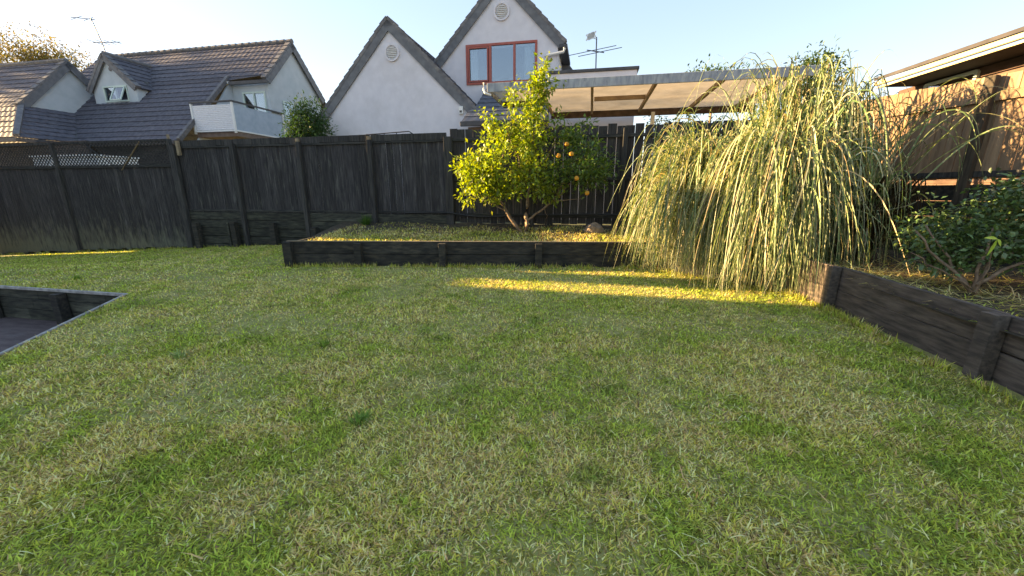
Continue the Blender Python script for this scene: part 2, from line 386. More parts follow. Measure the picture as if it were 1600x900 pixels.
mb = MB(); mb.bar(W(-13.9, VF - .05, 2.02), W(-13.0, VF - .05, 2.82), .01, .035, up=Vector((SA, CA, 0))); mb.build('loose_batten', M['raw_lit'], lf)
mb = MB(); mb.bar(W(-15.1, VF - .05, 2.8), W(-13.9, VF - .06, 1.95), .01, .03, up=Vector((SA, CA, 0))); mb.build('brace', M['rail'], lf)
board('capping', lf, -11.93, VF - .06, 2.86, .06, .05, .12, M['raw_lit'])  # pale piece painting sunlight on the top of the post

# middle: close boarded fence with capping board
mf = thing('close_boarded_fence', 'black stained close boarded fence with a wide top board above timber boards', 'fence', W(-7.6, VF, 0))
u = -11.82; k = 0
while u < -3.62:
    g = 0.0
    if k in (4, 22, 30, 33, 34): g = .010
    board('paling', mf, u + .098, VF + (0.0, .006)[k % 2], .35, .199 - g, .018, 2.34, M['fence'])
    u += .200; k += 1
for a, b in ((-11.8, -9.8), (-9.8, -7.7), (-7.7, -5.62), (-5.62, -3.55)):
    n = random.uniform(-.006, .006)
    # top board made of short pieces
    uu = a
    mb = MB(); mb.box(a + .01, b - .01, VF - .045, VF - .014, .84, .90); mb.build('rail', M['rail'], mf)
    mb = MB(); mb.box(a + .01, b - .01, VF - .045, VF - .014, 2.60, 2.645); mb.build('rail', M['rail'], mf)
    w = (b - a - .02) / 7
    for i in range(7):
        o = board('capping_board', mf, a + .01 + w * (i + .5), VF - .028, 2.65, round(w - .004, 3), .03, .155, M['fence_w']); o.location.z += random.uniform(-.008, .010) + n
for u, zb, w in ((-11.78, -.4, .11), (-9.78, -.2, .11), (-7.70, -.1, .11), (-5.62, .3, .11)):
    o = board('post', mf, u, VF - .10, zb, w, .10, round(2.68 - zb, 2), M['fence_w'])
for u in (-11.62, -5.62, -7.7):
    board('lit_post_top', mf, u if u > -11 else -11.60, VF - .10, 2.681 if u > -11 else 2.40, .075, .08, .08 if u > -11 else .4, M['raw_lit'])  # pale pieces that paint low sun on the post tops

# right: gappy paling fence
rf = thing('gappy_paling_fence', 'black paling fence with light showing between its boards behind the citrus tree', 'fence', W(1, VF, .5))
u = -3.49; k = 0
while u < 5.75:
    gap = random.choice((.005, .008, .010, .016))
    o = board('paling', rf, u + .1, VF + .012, .60 + random.choice((0, .03)), round(.2 - gap, 3), .018, 2.25, M['fence']); o.location.z += random.uniform(-.01, .015)
    o.rotation_euler[1] = random.uniform(-.004, .004)
    u += .200; k += 1
us_ = [-3.5, -1.4, .70, 2.8, 4.9]
for i, u in enumerate(us_):
    board('post', rf, u, VF - .10, .4, .20 if i == 0 else .1, .10, (2.30 if i == 0 else 2.38), M['fence_w'])
for i in range(4):
    a, b = us_[i] + (.1 if i == 0 else .052), us_[i + 1] - .052
    for z0, z1 in ((2.60, 2.67), (1.66, 1.74), (.78, .86)):
        mb = MB(); mb.box(a, b, VF - .05, VF + .002, z0, z1); mb.build('rail', M['rail'], rf)

# boards holding the bank under the middle fence
bw = thing('timber_bank_wall', 'mossy stacked timber boards with short stub posts under the black fence', 'retaining wall', W(-8.7, VF, -.3))
for a, b in ((-11.75, -9.83), (-9.73, -7.75), (-7.65, -5.67), (-5.57, -3.6)):
    z = -.335
    while z < .80:
        h = .225
        if z + h > -.35 : unit_board('board', bw, (a, VF - .05 + random.uniform(-.008, .008)), (b, VF - .05 + random.uniform(-.008, .008)), z, z + h - .006, .04, M['ret'], -1)
        z += .2335
for u, zt in ((-11.38, .50), (-10.05, .55), (-8.74, .55), (-7.72 + .28, .45)):
    o = board('stub_post', bw, u, VF - .21, -.45, .16, .14, round(zt + .45, 2), M['bed'])
board('stub_post', bw, -10.25, VF - .19, -.45, .06, .1, .98, M['ret'])

# ------------------------------------------------------------------ raised bed walls
BZ = .47
bf = thing('retaining_wall', 'low black two board timber wall along the front of the raised bed', 'retaining wall', W(-2.3, 7.1, 0))
def XY(x, y): return (x * CA - y * SA, x * SA + y * CA)
bpts = [(-4.33, 7.36), (-2.93, 7.33), (-1.32, 7.29), (.50, 7.24), (2.52, 7.19)]
for i in range(4):
    a, b = XY(*bpts[i]), XY(*bpts[i + 1])
    for z0, z1 in ((-.03, .228), (.236, BZ)):
        unit_board('board', bf, a, b, z0, z1, .05, M['bed'], -1)
for i in range(4):
    (xa, ya), (xb, yb_) = bpts[i], bpts[i + 1]
    unit_board('lit_worn_edge', bf, XY(xa, ya - .006), XY(xb - .004, yb_ - .006), BZ + .002, BZ + .014, .062, M['raw_lit'], -1)  # thin pale strip for the weathered top edge, with its sunlight painted in
for i, (x, y) in enumerate(bpts):
    u, v = XY(x + (.05 if i == 0 else 0), y - .06)
    board('post', bf, u, v, -.05, .13 if i else .16, .11, .50 if i else .52, M['bed'], rz=-.02)
# left end of the bed
be = thing('retaining_wall', 'sloping low timber board closing the left end of the raised bed', 'retaining wall', W(-6, 8, 0))
a = XY(-4.33, 7.42); b = (-6.15, 9.45)
unit_board('board', be, a, b, -.15, .215, .05, M['ret'], -1); unit_board('board', be, a, b, .222, .44, .05, M['ret'], -1)
# corner under the grass
bc = thing('retaining_wall', 'dark timber bed wall half hidden under the hanging striped grass', 'retaining wall', W(2.2, 6.7, 0))
a, b = XY(2.60, 7.14), XY(3.94, 5.26)
for z0, z1 in ((-.03, .228), (.236, .49)): unit_board('board', bc, a, b, z0, z1, .05, M['bed'], -1)
# right wall
br = thing('retaining_wall', 'brown weathered timber bed wall with square posts running along the right of the lawn', 'retaining wall', W(3, 4, 0))
rp = [(3.97, 5.24), (3.96, 4.56), (3.66, 2.72), (3.20, .3), (2.7, -2.4)]
for i in range(4):
    a, b = XY(*rp[i]), XY(*rp[i + 1])
    for z0, z1 in ((-.04, .235), (.243, .515)): unit_board('board', br, a, b, z0, z1 + random.uniform(-.005, .005), .05, M['bedr'], -1)
for (x, y) in rp[1:]:
    u, v = XY(x - .065, y); board('post', br, u, v, -.05, .105, .11, .57, M['bedr'], rz=-.15)

# soil in the beds
def bedz(x, y):
    u, v = XY(x, y)
    f = min(1, max(0, (v - 7.0) / 2.6))
    return .40 + .20 * f + .02 * mnoise.noise(Vector((x * 1.5, y * 1.5, 3)))
RFX = lambda y: 6.5 - .3075 * (y - 6.15)      # right fence line
def bed_poly():
    vs = []; fs = []
    ny = 60
    for j in range(ny + 1):
        y = -3 + (11.2 + 3) * j / ny
        xr = RFX(y)
        if y < .6: xl = 3.20 + (2.7 - 3.2) * (.6 - y) / 2.8
        elif y < 2.86: xl = 3.2 + .4 * (y - .6) / 2.26
        elif y < 4.56: xl = 3.6 + .36 * (y - 2.86) / 1.7
        elif y < 5.24: xl = 3.97
        elif y < 7.16: xl = 3.96 + (2.55 - 3.96) * (y - 5.24) / 1.92
        elif y < 7.36: xl = 2.55 + (-4.33 - 2.55) * (y - 7.16) / .2
        else: xl = -4.33 - (y - 7.36) * .1
        xl += .02
        for i in range(41):
            x = xl + (xr - xl) * i / 40; vs.append((x, y, bedz(x, y)))
    for j in range(ny):
        for i in range(40):
            a = j * 41 + i; fs.append((a, a + 1, a + 42, a + 41))
    # cut beyond the fence
    keep = [f for f in fs if min(XY(vs[i][0], vs[i][1])[1] for i in f) < 9.62]
    me = bpy.data.meshes.new('garden_bed'); me.from_pydata(vs, [], keep); me.update()
    me.polygons.foreach_set('use_smooth', [True] * len(me.polygons))
    tag(link('garden_bed', me, M['soil']), 'raised bed of soil and dry grass along the fence', kind='structure')
bed_poly()

# ------------------------------------------------------------------ right hand fence
yr = thing('brown_paling_fence', 'brown paling fence at right glowing in low sun with grass shadows on it', 'fence', Vector((6.5, 6.15, .4)))
FD = Vector((.2939, -.9558, 0)).normalized(); FN = Vector((-FD.y, FD.x, 0)); FN = -FN if FN.x > 0 else FN   # towards the garden
FANG = math.atan2(FD.y, FD.x)
def FP(s, off, z): p = Vector((6.5, 6.15, 0)) + FD * s + FN * off; return Vector((p.x, p.y, z))
def fboard(name, s, off, z0, w, d, h, m, parent=yr):
    key = f'{name}_{w:.3f}_{d:.3f}_{h:.3f}_{m.name}'; me = piece(CACHE, key, (w, d, h)); o = link(name, me, m, parent)
    o.location = FP(s, off, z0) - rootloc(parent); o.rotation_euler = (0, 0, FANG); return o
s = -2.7
while s < 6.6:
    o = fboard('paling', s, 0, 1.58, .142, .018, 1.36, M['brownfence']); o.location.z += random.uniform(-.01, .01)
    s += .148
SP = .39
for sp_ in (SP - 2.2, SP, SP + 2.2, SP + 4.4):
    fboard('post', sp_, .095, .3, .11, .11, 2.62, M['darkpost'])
for i in range(-1, 3):
    a = SP + 2.2 * (i - 1) + .06; b = a + 2.08
    for z0, z1, m_ in ((2.60, 2.72, 'brownfence'), (1.60, 1.68, 'fence_w')):
        mb = MB(); mb.bar(FP(a, .035, (z0 + z1) / 2), FP(b, .035, (z0 + z1) / 2), .05, z1 - z0); mb.build('rail', M[m_], yr)
    for r in range(5):
        mb = MB(); mb.bar(FP(a - .05, -.03, .44 + .235 * r), FP(b + .06, -.03, .44 + .235 * r), .04, .228); mb.build('base_board', M['bed'], yr)

# ------------------------------------------------------------------ roofs
def tile_courses(parent, P0, eu, es, srange, tmax, m, pitch=.32, tw=.30, name='tile_course'):
    """P0 eave origin, eu along, es up the slope; srange(t)->(s0,s1)"""
    n = eu.cross(es).normalized()
    if n.z < 0: n = -n
    t = 0
    while t < tmax - .05:
        t1 = min(t + pitch, tmax); a0, a1 = srange(t + .01); b0, b1 = srange(t1 - .005)
        a0_, a1_ = min(a0, a1), max(a0, a1)
        if a1_ - a0_ < .1 : t = t1; continue
        nt = max(1, int(round((a1_ - a0_) / tw))); vs = []; fs = []
        for i in range(2 * nt + 1):
            f = i / (2 * nt); sa = a0 + (a1 - a0) * f; sb = b0 + (b1 - b0) * f
            w = .012 if i % 2 else 0.0; j = random.uniform(-.004, .004)
            A_ = P0 + eu * sa + es * (t - .04); B_ = P0 + eu * sb + es * t1
            vs += [A_ + n * (.012), A_ + n * (.048 + w + j), B_ + n * (.018 + w)]
        for i in range(2 * nt):
            a = i * 3; fs += [(a, a + 3, a + 4, a + 1), (a + 1, a + 4, a + 5, a + 2)]
        mb = MB(); mb.add(vs, fs); mb.build(name, m, parent); t = t1
def verge(parent, Pa, Pe, outward, m, w=.30, pitch=.33, thick=.05):
    """line of verge tiles from apex Pa to eave Pe, outward=normal of the gable wall"""
    d = (Pe - Pa); L = d.length; d.normalize(); n = int(L / pitch); up = d.cross(outward).normalized()
    if up.z < 0: up = -up
    key = f'verge_{w}_{m.name}'
    if key not in CACHE:
        mb = MB(); x0, x1 = -.02, pitch + .02
        me = bpy.data.meshes.new(key)
        vs = [(x0, 0, -.10), (x0, w, -.10), (x0, w, 0), (x0, 0, 0), (x1, 0, -.10), (x1, w, -.10), (x1, w, .035), (x1, 0, .035)]
        me.from_pydata(vs, [], [(0, 1, 2, 3), (7, 6, 5, 4), (0, 4, 5, 1), (1, 5, 6, 2), (2, 6, 7, 3), (3, 7, 4, 0)]); me.update(); CACHE[key] = me
    rot = Matrix((( d.x, -outward.x, up.x), (d.y, -outward.y, up.y), (d.z, -outward.z, up.z))).to_4x4()
    for i in range(n):
        o = link('verge_tile', CACHE[key], m, parent)
        p = Pa + d * (L / n * i) + outward * (.03 + (.004 if i % 2 else 0)) + up * .07
        o.matrix_basis = Matrix.Translation(p - rootloc(parent)) @ rot
def barge(parent, Pa, Pe, outward, m, h=.26, name='barge_board', off=0.0):
    d = (Pe - Pa).normalized(); up = d.cross(outward).normalized()
    if up.z < 0: up = -up
    a = Pa - up * (h / 2 - .0) + outward * off; b = Pe - up * (h / 2 - .0) + outward * off
    mb = MB(); mb.bar(a, b, .04, h, up=up); return mb.build(name, m, parent)
EU = Vector((CA, -SA, 0)); EV = Vector((SA, CA, 0)); Z = Vector((0, 0, 1))
def vent(parent, u, v, z, r=.30):
    mb = MB(); n = 32; c = W(u, v, z); vs = []; fs = []
    for k in range(n):
        a = 2 * math.pi * k / n; e = EU * math.cos(a) + Z * math.sin(a)
        vs += [c + e * r - EV * .0, c + e * r - EV * .06, c + e * r * .80 - EV * .06, c + e * r * .74]
    for k in range(n):
        a = k * 4; b = ((k + 1) % n) * 4
        for q in range(3): fs.append((a + q, b + q, b + q + 1, a + q + 1))
    mb.add(vs, fs); mb.add([c + (EU * math.cos(2 * math.pi * k / n) + Z * math.sin(2 * math.pi * k / n)) * r * .78 - EV * .004 for k in range(n)], [tuple(range(n))])
    vt = mb.build('vent', M['stucco'], parent)
    for i in range(7):
        dz = (i - 3) * r * .2; hw = math.sqrt(max(.001, (r * .72) ** 2 - dz ** 2))
        mb = MB(); p = c + Z * dz; a = p - EU * hw; b = p + EU * hw
        mb.hexa([a - EV * .006, b - EV * .006, b - EV * .05 - Z * .03, a - EV * .05 - Z * .03, a - EV * .006 + Z * .012, b - EV * .006 + Z * .012, b - EV * .05 - Z * .018, a - EV * .05 - Z * .018])
        mb.build('louvre', M['darkgrey' if False else 'whitepaint'], vt)

# ---- front white gable house (A) v=15, and taller gable (B) v=17: one building
hs = thing('white_gable_house', 'white stucco house with two steep grey tiled gables behind the fence', 'house', W(-5, 17, .35))
def uvz(v0): return lambda a, b, d: W(a, v0 + d, b)
# gable A
aA = (-7.70, 7.62); half = 3.78; tn = 1.0
eL = (aA[0] - half, aA[1] - half * 1.02); eR = (aA[0] + half, aA[1] - half * .98)
mb = MB(); prism(mb, [(eL[0] + .12, 0.3), (eR[0] - .28, 0.3), (eR[0] - .28, eR[1] + .10), (aA[0], aA[1] - .1), (eL[0] + .12, eL[1] - .02)], uvz(15), .2); mb.build('wall', M['stucco'], hs)
PaA = W(aA[0], 14.96, aA[1]); PL = W(eL[0] - .05, 14.96, eL[1] - .05); PR = W(eR[0] + .12, 14.96, eR[1] - .10)
for Pe in (PL, PR):
    barge(hs, PaA, Pe, -EV, M['barge'], .30, off=.0); verge(hs, PaA, Pe, -EV, M['verge'])
dL = (PL - PaA).normalized(); dR = (PR - PaA).normalized()
tile_courses(hs, PL + EV * .2, EV, -dL, lambda t: (0, 6.5), (PL - PaA).length, M['tile'])
tile_courses(hs, PR + EV * .2, EV, -dR, lambda t: (0, 2.4 if t < 4.4 else 5.5), (PR - PaA).length, M['tile'])
# foot of the left barge (boxed end)
mb = MB(); prism(mb, [(eL[0] - .12, eL[1] - .10), (eL[0] + .32, eL[1] - .10), (eL[0] + .32, eL[1] + .22), (eL[0] + .12, eL[1] + .10)], uvz(14.93), .06); mb.build('eave_box', M['barge'], hs)
vent(hs, *(-7.60, 14.995, 6.47))
mb = MB(); mb.box(-5.02, -4.86, 14.90, 14.998, 4.23, 4.50); sb = mb.build('alarm_box', M['whitepaint'], hs, bevel=.01)
mb = MB(); mb.box(-4.98, -4.90, 14.885, 14.899, 4.28, 4.35); mb.build('sensor_eye', M['darkgrey'], sb)
# gable B
aB = (-3.78, 9.60); hB = 2.55
PaB = W(aB[0], 16.94, aB[1]); eBL = (-6.9, 9.6 - 3.12 * 1.03); eBR = (-1.28, 7.06)
PBL = W(eBL[0], 16.94, eBL[1]); PBR = W(eBR[0], 16.94, eBR[1])
win = [(-5.33, 5.72), (-2.37, 5.72), (-2.37, 7.22), (-5.33, 7.22)]
mb = MB(); wall_holes(mb, [(-6.8, 3.6), (-1.55, 3.6), (-1.55, 7.2), (aB[0], aB[1] - .1), (-6.6, 6.75)], [win], uvz(17), .18); mb.build('wall', M['stucco'], hs)
mb = MB(); mb.box(-1.68, -1.55, 17.181, 21.5, 3.6, 7.05); mb.build('wall', M['stucco'], hs)
for Pe in (PBL, PBR):
    barge(hs, PaB, Pe, -EV, M['barge'], .30); verge(hs, PaB, Pe, -EV, M['verge'])
dBL = (PBL - PaB).normalized(); dBR = (PBR - PaB).normalized()
tile_courses(hs, PBL + EV * .2, EV, -dBL, lambda t: (0, 5.5), (PBL - PaB).length, M['tile'])
tile_courses(hs, PBR + EV * .2, EV, -dBR, lambda t: (0, 2.2), (PBR - PaB).length, M['tile'])
mb = MB(); mb.box(-1.5, -1.18, 16.9, 19.2, 6.86, 6.99); mb.build('gutter', M['darkgrey'], hs, bevel=.01)
mb = MB(); mb.tube([W(-1.28, 16.86, 6.83), W(-1.32, 16.88, 6.70), W(-1.98, 16.9, 6.62), W(-2.0, 16.92, 6.5), W(-2.0, 16.92, 5.5)], .055, 8); mb.build('downpipe', M['whitepaint'], hs)
vent(hs, -3.81, 16.995, 8.31, .33)
# red window
wf = MB(); t_ = .09
for (a, b, c, d) in ((-5.33, -2.37, 7.13, 7.22), (-5.33, -2.37, 5.72, 5.81), (-5.33, -5.24, 5.81, 7.13), (-2.46, -2.37, 5.81, 7.13), (-4.36, -4.25, 5.81, 7.13), (-3.34, -3.25, 5.81, 7.13)):
    wf.box(a, b, 16.955, 17.05, c, d)
wo_ = wf.build('window', M['red'], hs, bevel=.006)
sf = MB()
for (a, b, c, d) in ((-5.22, -4.38, 7.06, 7.115), (-5.22, -4.38, 5.825, 5.88), (-5.22, -5.17, 5.88, 7.06), (-4.43, -4.38, 5.88, 7.06)): sf.box(a, b, 16.935, 16.954, c, d)
sf.build('sash', M['red'], wo_)
for a, b in ((-5.24, -4.36), (-4.25, -3.34), (-3.25, -2.46)):
    mb = MB(); mb.box(a, b, 17.0, 17.006, 5.81, 7.13); mb.build('pane', M['glass'], wo_)
def curtain(u0, u1, v, z0, z1, parent, folds=5):
    vs = []; fs = []; n = folds * 6
    for i in range(n + 1):
        f = i / n; dv = .03 * math.sin(f * folds * 2 * math.pi)
        vs += [W(u0 + (u1 - u0) * f, v + dv, z0), W(u0 + (u1 - u0) * f * .93, v + dv, z1)]
    for i in range(n): fs.append((2 * i, 2 * i + 2, 2 * i + 3, 2 * i + 1))
    mb = MB(); mb.add(vs, fs); mb.build('curtain', M['curtain'], parent, smooth=True)
curtain(-5.20, -4.85, 17.1, 5.8, 7.08, wo_, 3); curtain(-2.9, -2.5, 17.1, 5.8, 7.08, wo_, 4)
mb = MB(); mb.box(-5.3, -2.4, 17.04, 17.09, 7.06, 7.13); mb.build('blind', M['curtain'], wo_)
mb = MB(); mb.box(-5.6, -2.1, 18.4, 18.5, 4.5, 8); mb.build('room_wall', M['room'], hs)
# lean-to roof between them
P0 = W(-4.62, 14.0, 3.78); e2 = (W(-4.62, 17.0, 5.62) - P0); Ls = e2.length; e2.normalize()
tile_courses(hs, P0, EU, e2, lambda t: (0 if t < 1.2 else .2, 3.0), Ls, M['tileb'], .42, .33)
mb = MB(); mb.box(-4.66, -1.65, 13.93, 14.03, 3.64, 3.80); mb.build('gutter', M['darkgrey'], hs, bevel=.01)
mb = MB(); mb.box(-4.45, -1.65, 14.2, 14.3, .35, 3.64); mb.build('wall', M['brownwall'], hs)
# parapet block
mb = MB(); mb.box(-1.64, 1.34, 15.0, 19, .35, 5.42); mb.build('parapet_wall', M['stucco'], hs)
mb = MB(); mb.box(-1.70, 1.40, 14.95, 19.05, 5.42, 5.52); mb.build('parapet_cap', M['darkgrey'], hs, bevel=.01)
# dark rear roof beside gable B with its stub
P0 = W(-1.62, 18.2, 5.3); mb = MB()
prism(mb, [(-1.55, 5.5), (-.35, 5.5), (-1.5, 6.9)], uvz(19.3), .15); mb.build('gable_wall', M['stucco'], hs)
Pq = W(-1.50, 19.1, 7.2); Pr = W(-.10, 19.1, 5.5); barge(hs, Pq, Pr, -EV, M['barge'], .42); 
P0 = W(-1.3, 20.0, 5.75); e2 = (W(-1.3, 21.2, 7.0) - P0); Ls = e2.length; e2.normalize()
tile_courses(hs, P0, EU, e2, lambda t: (0, 1.75), Ls, M['tileb'], .33, .33)
mb = MB(); mb.bar(W(.47, 20.0, 5.7), W(.47, 21.2, 7.0), .12, .16); mb.build('verge_tile', M['verge'], hs)
mb = MB(); mb.bar(W(-1.3, 21.2, 7.02), W(.5, 21.2, 7.02), .22, .12); mb.build('ridge_tile', M['verge'], hs)

# ---- carport
cp_ = thing('carport', 'lean carport roof with peeling pale fascia and tan corrugated underside behind the fence', 'carport', W(1, 12, .35))
ZC = 4.0
mb = MB(); mb.box(-2.80, 5.0, 10.90, 10.95, ZC - .02, ZC + .20); mb.build('fascia', M['fascia'], cp_, bevel=.006)
mb = MB(); mb.box(-2.86, -2.803, 10.90, 12.6, ZC - .02, ZC + .20); mb.build('fascia', M['fascia'], cp_, bevel=.006)
def corr(u0, u1, v0, v1, z, parent):
    # ribs run along u
    n = int((v1 - v0) / .045); vs = []; fs = []
    for j in range(n + 1):
        v = v0 + (v1 - v0) * j / n; zz = z + .014 * math.cos(j * math.pi)  
        vs += [W(u0, v, zz), W(u1, v, zz)]
    for j in range(n): fs.append((2 * j, 2 * j + 1, 2 * j + 3, 2 * j + 2))
    mb = MB(); mb.add(vs, fs); mb.build('roof_sheet', M['poly'], parent)
corr(-2.79, -1.48, 10.96, 12.6, ZC + .10, cp_)
corr(-1.48, 5.0, 10.96, 14.55, ZC + .10, cp_)
for u, m_ in ((-1.46, 'beam'), (-.10, 'beam'), (1.45, 'beam'), (3.0, 'beam'), (4.4, 'beam')):
    mb = MB(); mb.box(u - .035, u + .035, 10.96, 14.5, ZC - .03, ZC + .08); mb.build('rafter', M[m_], cp_)
for a, b in ((-.04, 1.39), ):
    mb = MB(); mb.box(a, b, 12.4, 12.48, ZC - .04, ZC + .07); mb.build('purlin', M['beam'], cp_)
mb = MB(); mb.box(-1.5, 5.0, 14.51, 14.6, ZC - .12, ZC + .08); mb.build('beam', M['beamd'], cp_)
mb = MB(); mb.box(-2.79, -1.52, 12.55, 12.62, ZC - .08, ZC + .08); mb.build('beam', M['beamd'], cp_)
for u, v in ((-1.62, 11.1), (4.3, 11.1), (1.9, 14.45)):
    mb = MB(); mb.box(u - .06, u + .06, v, v + .1, .35, ZC - .03); mb.build('post', M['whitepaint'], cp_)
mb = MB(); mb.tube([W(-2.93, 10.86, ZC + .2), W(-2.95, 10.86, ZC + .05), W(-2.9, 10.86, ZC - .05), W(-2.75, 10.9, ZC - .1)], .03, 8); mb.build('spout', M['whitepaint'], cp_)

# ---- left house
lh = thing('brown_tiled_house', 'pale house under a large grey brown tiled roof with dormer and balcony at left', 'house', W(-20, 16, .35))
UG = -15.14; VR = 19.0; ZR = 8.60; K = 1.07
def rz_(v): return ZR - K * (VR - v)
VE = 14.25
P0 = W(0, VE, rz_(VE)); es = (W(0, VR, ZR) - P0); Ls = es.length; es.normalize()
def sr(t):
    v = VE + t / Ls * (VR - VE)
    r = -17.25 if v < 17.15 else UG + .12
    l = -27.4 - max(0, (1 - (v - VE) / (VR - VE))) * 1.0
    return (l, r)
tile_courses(lh, P0, EU, es, sr, Ls, M['tile'], .335, .30)
Pb = W(0, 23.75, rz_(VE)); eb = (W(0, VR, ZR) - Pb); Lb = eb.length; eb.normalize()
tile_courses(lh, Pb, EU, eb, lambda t: (-27.5, UG + .12), Lb, M['tile'], .66, .6)
mb = MB()
for i in range(30):
    a = -27.3 + i * .41; mb.tube([W(a, VR, ZR + .06), W(a + .43, VR, ZR + .075)], [.10, .115], 8)
mb.build('ridge_tile', M['verge'], lh)
def uz(u0): return lambda a, b, d: W(u0 - d, a, b)
gw = [(18.0, 4.75), (19.75, 4.75), (19.75, 5.75), (18.0, 5.75)]
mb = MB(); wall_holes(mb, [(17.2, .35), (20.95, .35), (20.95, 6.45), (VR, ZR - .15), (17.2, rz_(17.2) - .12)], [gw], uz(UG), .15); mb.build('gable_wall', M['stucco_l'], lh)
Pa = W(UG + .1, VR, ZR); Pn = W(UG + .1, 17.0, rz_(17.0)); Pf = W(UG + .1, 21.1, ZR - K * 2.1)
for Pe in (Pn, Pf): barge(lh, Pa, Pe, EU, M['barge'], .26, off=.03); verge(lh, Pa, Pe, EU, M['verge'], w=.25)
mb = MB()
for a, b, c, d in ((18.0, 19.75, 5.68, 5.75), (18.0, 19.75, 4.75, 4.82), (18.0, 18.07, 4.82, 5.68), (19.68, 19.75, 4.82, 5.68), (18.83, 18.9, 4.82, 5.68)):
    mb.hexa([W(UG - .04, a, c), W(UG - .04, b, c), W(UG + .04, b, c), W(UG + .04, a, c), W(UG - .04, a, d), W(UG - .04, b, d), W(UG + .04, b, d), W(UG + .04, a, d)])
gwf = mb.build('window', M['mint'], lh)
for a, b in ((18.07, 18.83), (18.9, 19.68)):
    mb = MB(); mb.box(UG - .01, UG, a, b, 4.82, 5.68); mb.build('pane', M['glass'], gwf)
mb = MB(); mb.box(UG - 2.2, UG - 2.1, 17.35, 20.9, 3.5, 6.4); mb.build('room_wall', M['room'], lh)
# recessed balcony wall, cheek
bwn = [(-16.6, 4.35), (-15.35, 4.35), (-15.35, 6.0), (-16.6, 6.0)]
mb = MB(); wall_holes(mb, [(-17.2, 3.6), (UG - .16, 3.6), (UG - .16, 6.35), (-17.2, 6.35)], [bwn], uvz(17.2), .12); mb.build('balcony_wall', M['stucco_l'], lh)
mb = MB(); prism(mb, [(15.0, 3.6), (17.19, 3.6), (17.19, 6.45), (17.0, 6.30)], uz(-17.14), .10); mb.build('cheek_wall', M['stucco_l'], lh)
mb = MB()
for a, b, c, d in ((-16.6, -15.35, 5.93, 6.0), (-16.6, -16.53, 4.35, 5.93), (-15.42, -15.35, 4.35, 5.93), (-16.02, -15.94, 4.35, 5.93)): mb.box(a, b, 17.16, 17.24, c, d)
bd = mb.build('window', M['mint'], lh)
for a, b in ((-16.53, -16.02), (-15.94, -15.42)):
    mb = MB(); mb.box(a, b, 17.2, 17.206, 4.35, 5.93); mb.build('pane', M['glass'], bd)
curtain(-15.94, -15.5, 17.3, 4.35, 5.9, bd, 4)
mb = MB(); mb.bar(W(-17.22, 14.2, rz_(14.2) + .06), W(-17.22, 17.15, rz_(17.15) + .06), .16, .16); mb.build('verge_tile', M['verge'], lh)
mb = MB(); mb.box(-17.9, -17.0, 16.95, 17.1, 6.35, 6.45); mb.build('flashing', M['whitepaint'], lh)
mb = MB(); mb.box(-17.0, UG + .2, 16.88, 17.0, 6.28, 6.42); mb.build('gutter', M['darkgrey'], lh)
# balcony
mb = MB(); mb.box(-17.25, UG + .05, 15.05, 17.15, 3.72, 3.92); mb.build('balcony_floor', M['brownwall'], lh)
vs = []; fs = []
nb = 28
for j in range(nb + 1):
    z = 4.0 + 1.0 * j / nb; d = .012 * (j % 2)
    vs += [W(-17.15, 15.0 - d, z), W(UG - .02, 15.0 - d, z)]
for j in range(nb): fs.append((2 * j, 2 * j + 1, 2 * j + 3, 2 * j + 2))
mb = MB(); mb.add(vs, fs); mb.build('balcony_panel', M['panelw'], lh)
mb = MB(); mb.box(UG + .03, UG + .045, 15.05, 17.75, 3.95, 5.0); mb.build('balcony_panel', M['panelb'], lh)
for (u, v) in ((-17.2, 15.0), (UG + .03, 15.0), (UG + .06, 17.8)):
    mb = MB(); mb.box(u - .035, u + .035, v - .035, v + .035, 3.85, 5.08); mb.build('balcony_post', M['whitepaint'], lh)
mb = MB(); mb.bar(W(-17.25, 15.0, 5.12), W(UG + .05, 15.0, 5.12), .09, .06); mb.bar(W(UG + .05, 14.95, 5.12), W(UG + .05, 17.9, 5.12), .09, .06); mb.build('handrail', M['darkgrey'], lh)
mb = MB(); mb.bar(W(-17.2, 14.97, 3.95), W(UG + .05, 14.97, 3.95), .05, .06); mb.bar(W(UG + .05, 14.95, 3.95), W(UG + .05, 17.8, 3.95), .05, .06); mb.build('rail', M['whitepaint'], lh)
# wall under the eave with its white garage_door, gutter
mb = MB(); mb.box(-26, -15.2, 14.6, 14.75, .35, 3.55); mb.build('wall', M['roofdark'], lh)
mb = MB(); mb.box(-22.8, -17.3, 14.12, 14.25, 3.36, 3.50); mb.build('gutter', M['darkgrey'], lh, bevel=.01)
mb = MB(); mb.box(-22.72, -20.2, 12.60, 12.79, .35, 2.86); gd = mb.build('garage_door', M['whitepaint'], lh)
# dormer
dv = 16.12; au, az = -22.87, 7.66; dl, dr = -24.15, -21.42; ez = 6.22
dwn = [(-23.40, 5.62), (-21.95, 5.62), (-21.95, 6.32), (-23.40, 6.32)]
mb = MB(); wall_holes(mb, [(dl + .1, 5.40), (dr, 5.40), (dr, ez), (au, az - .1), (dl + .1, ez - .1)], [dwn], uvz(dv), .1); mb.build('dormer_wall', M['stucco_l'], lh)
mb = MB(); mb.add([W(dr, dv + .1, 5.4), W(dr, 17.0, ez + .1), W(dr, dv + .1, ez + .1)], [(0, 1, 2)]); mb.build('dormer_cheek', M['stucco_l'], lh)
DA = W(au, dv - .1, az); DL = W(dl - .1, dv - .1, ez - .12); DR = W(dr + .12, dv - .1, ez - .05)
for Pe in (DL, DR): barge(lh, DA, Pe, -EV, M['barge'], .2); verge(lh, DA, Pe, -EV, M['verge'], w=.25)
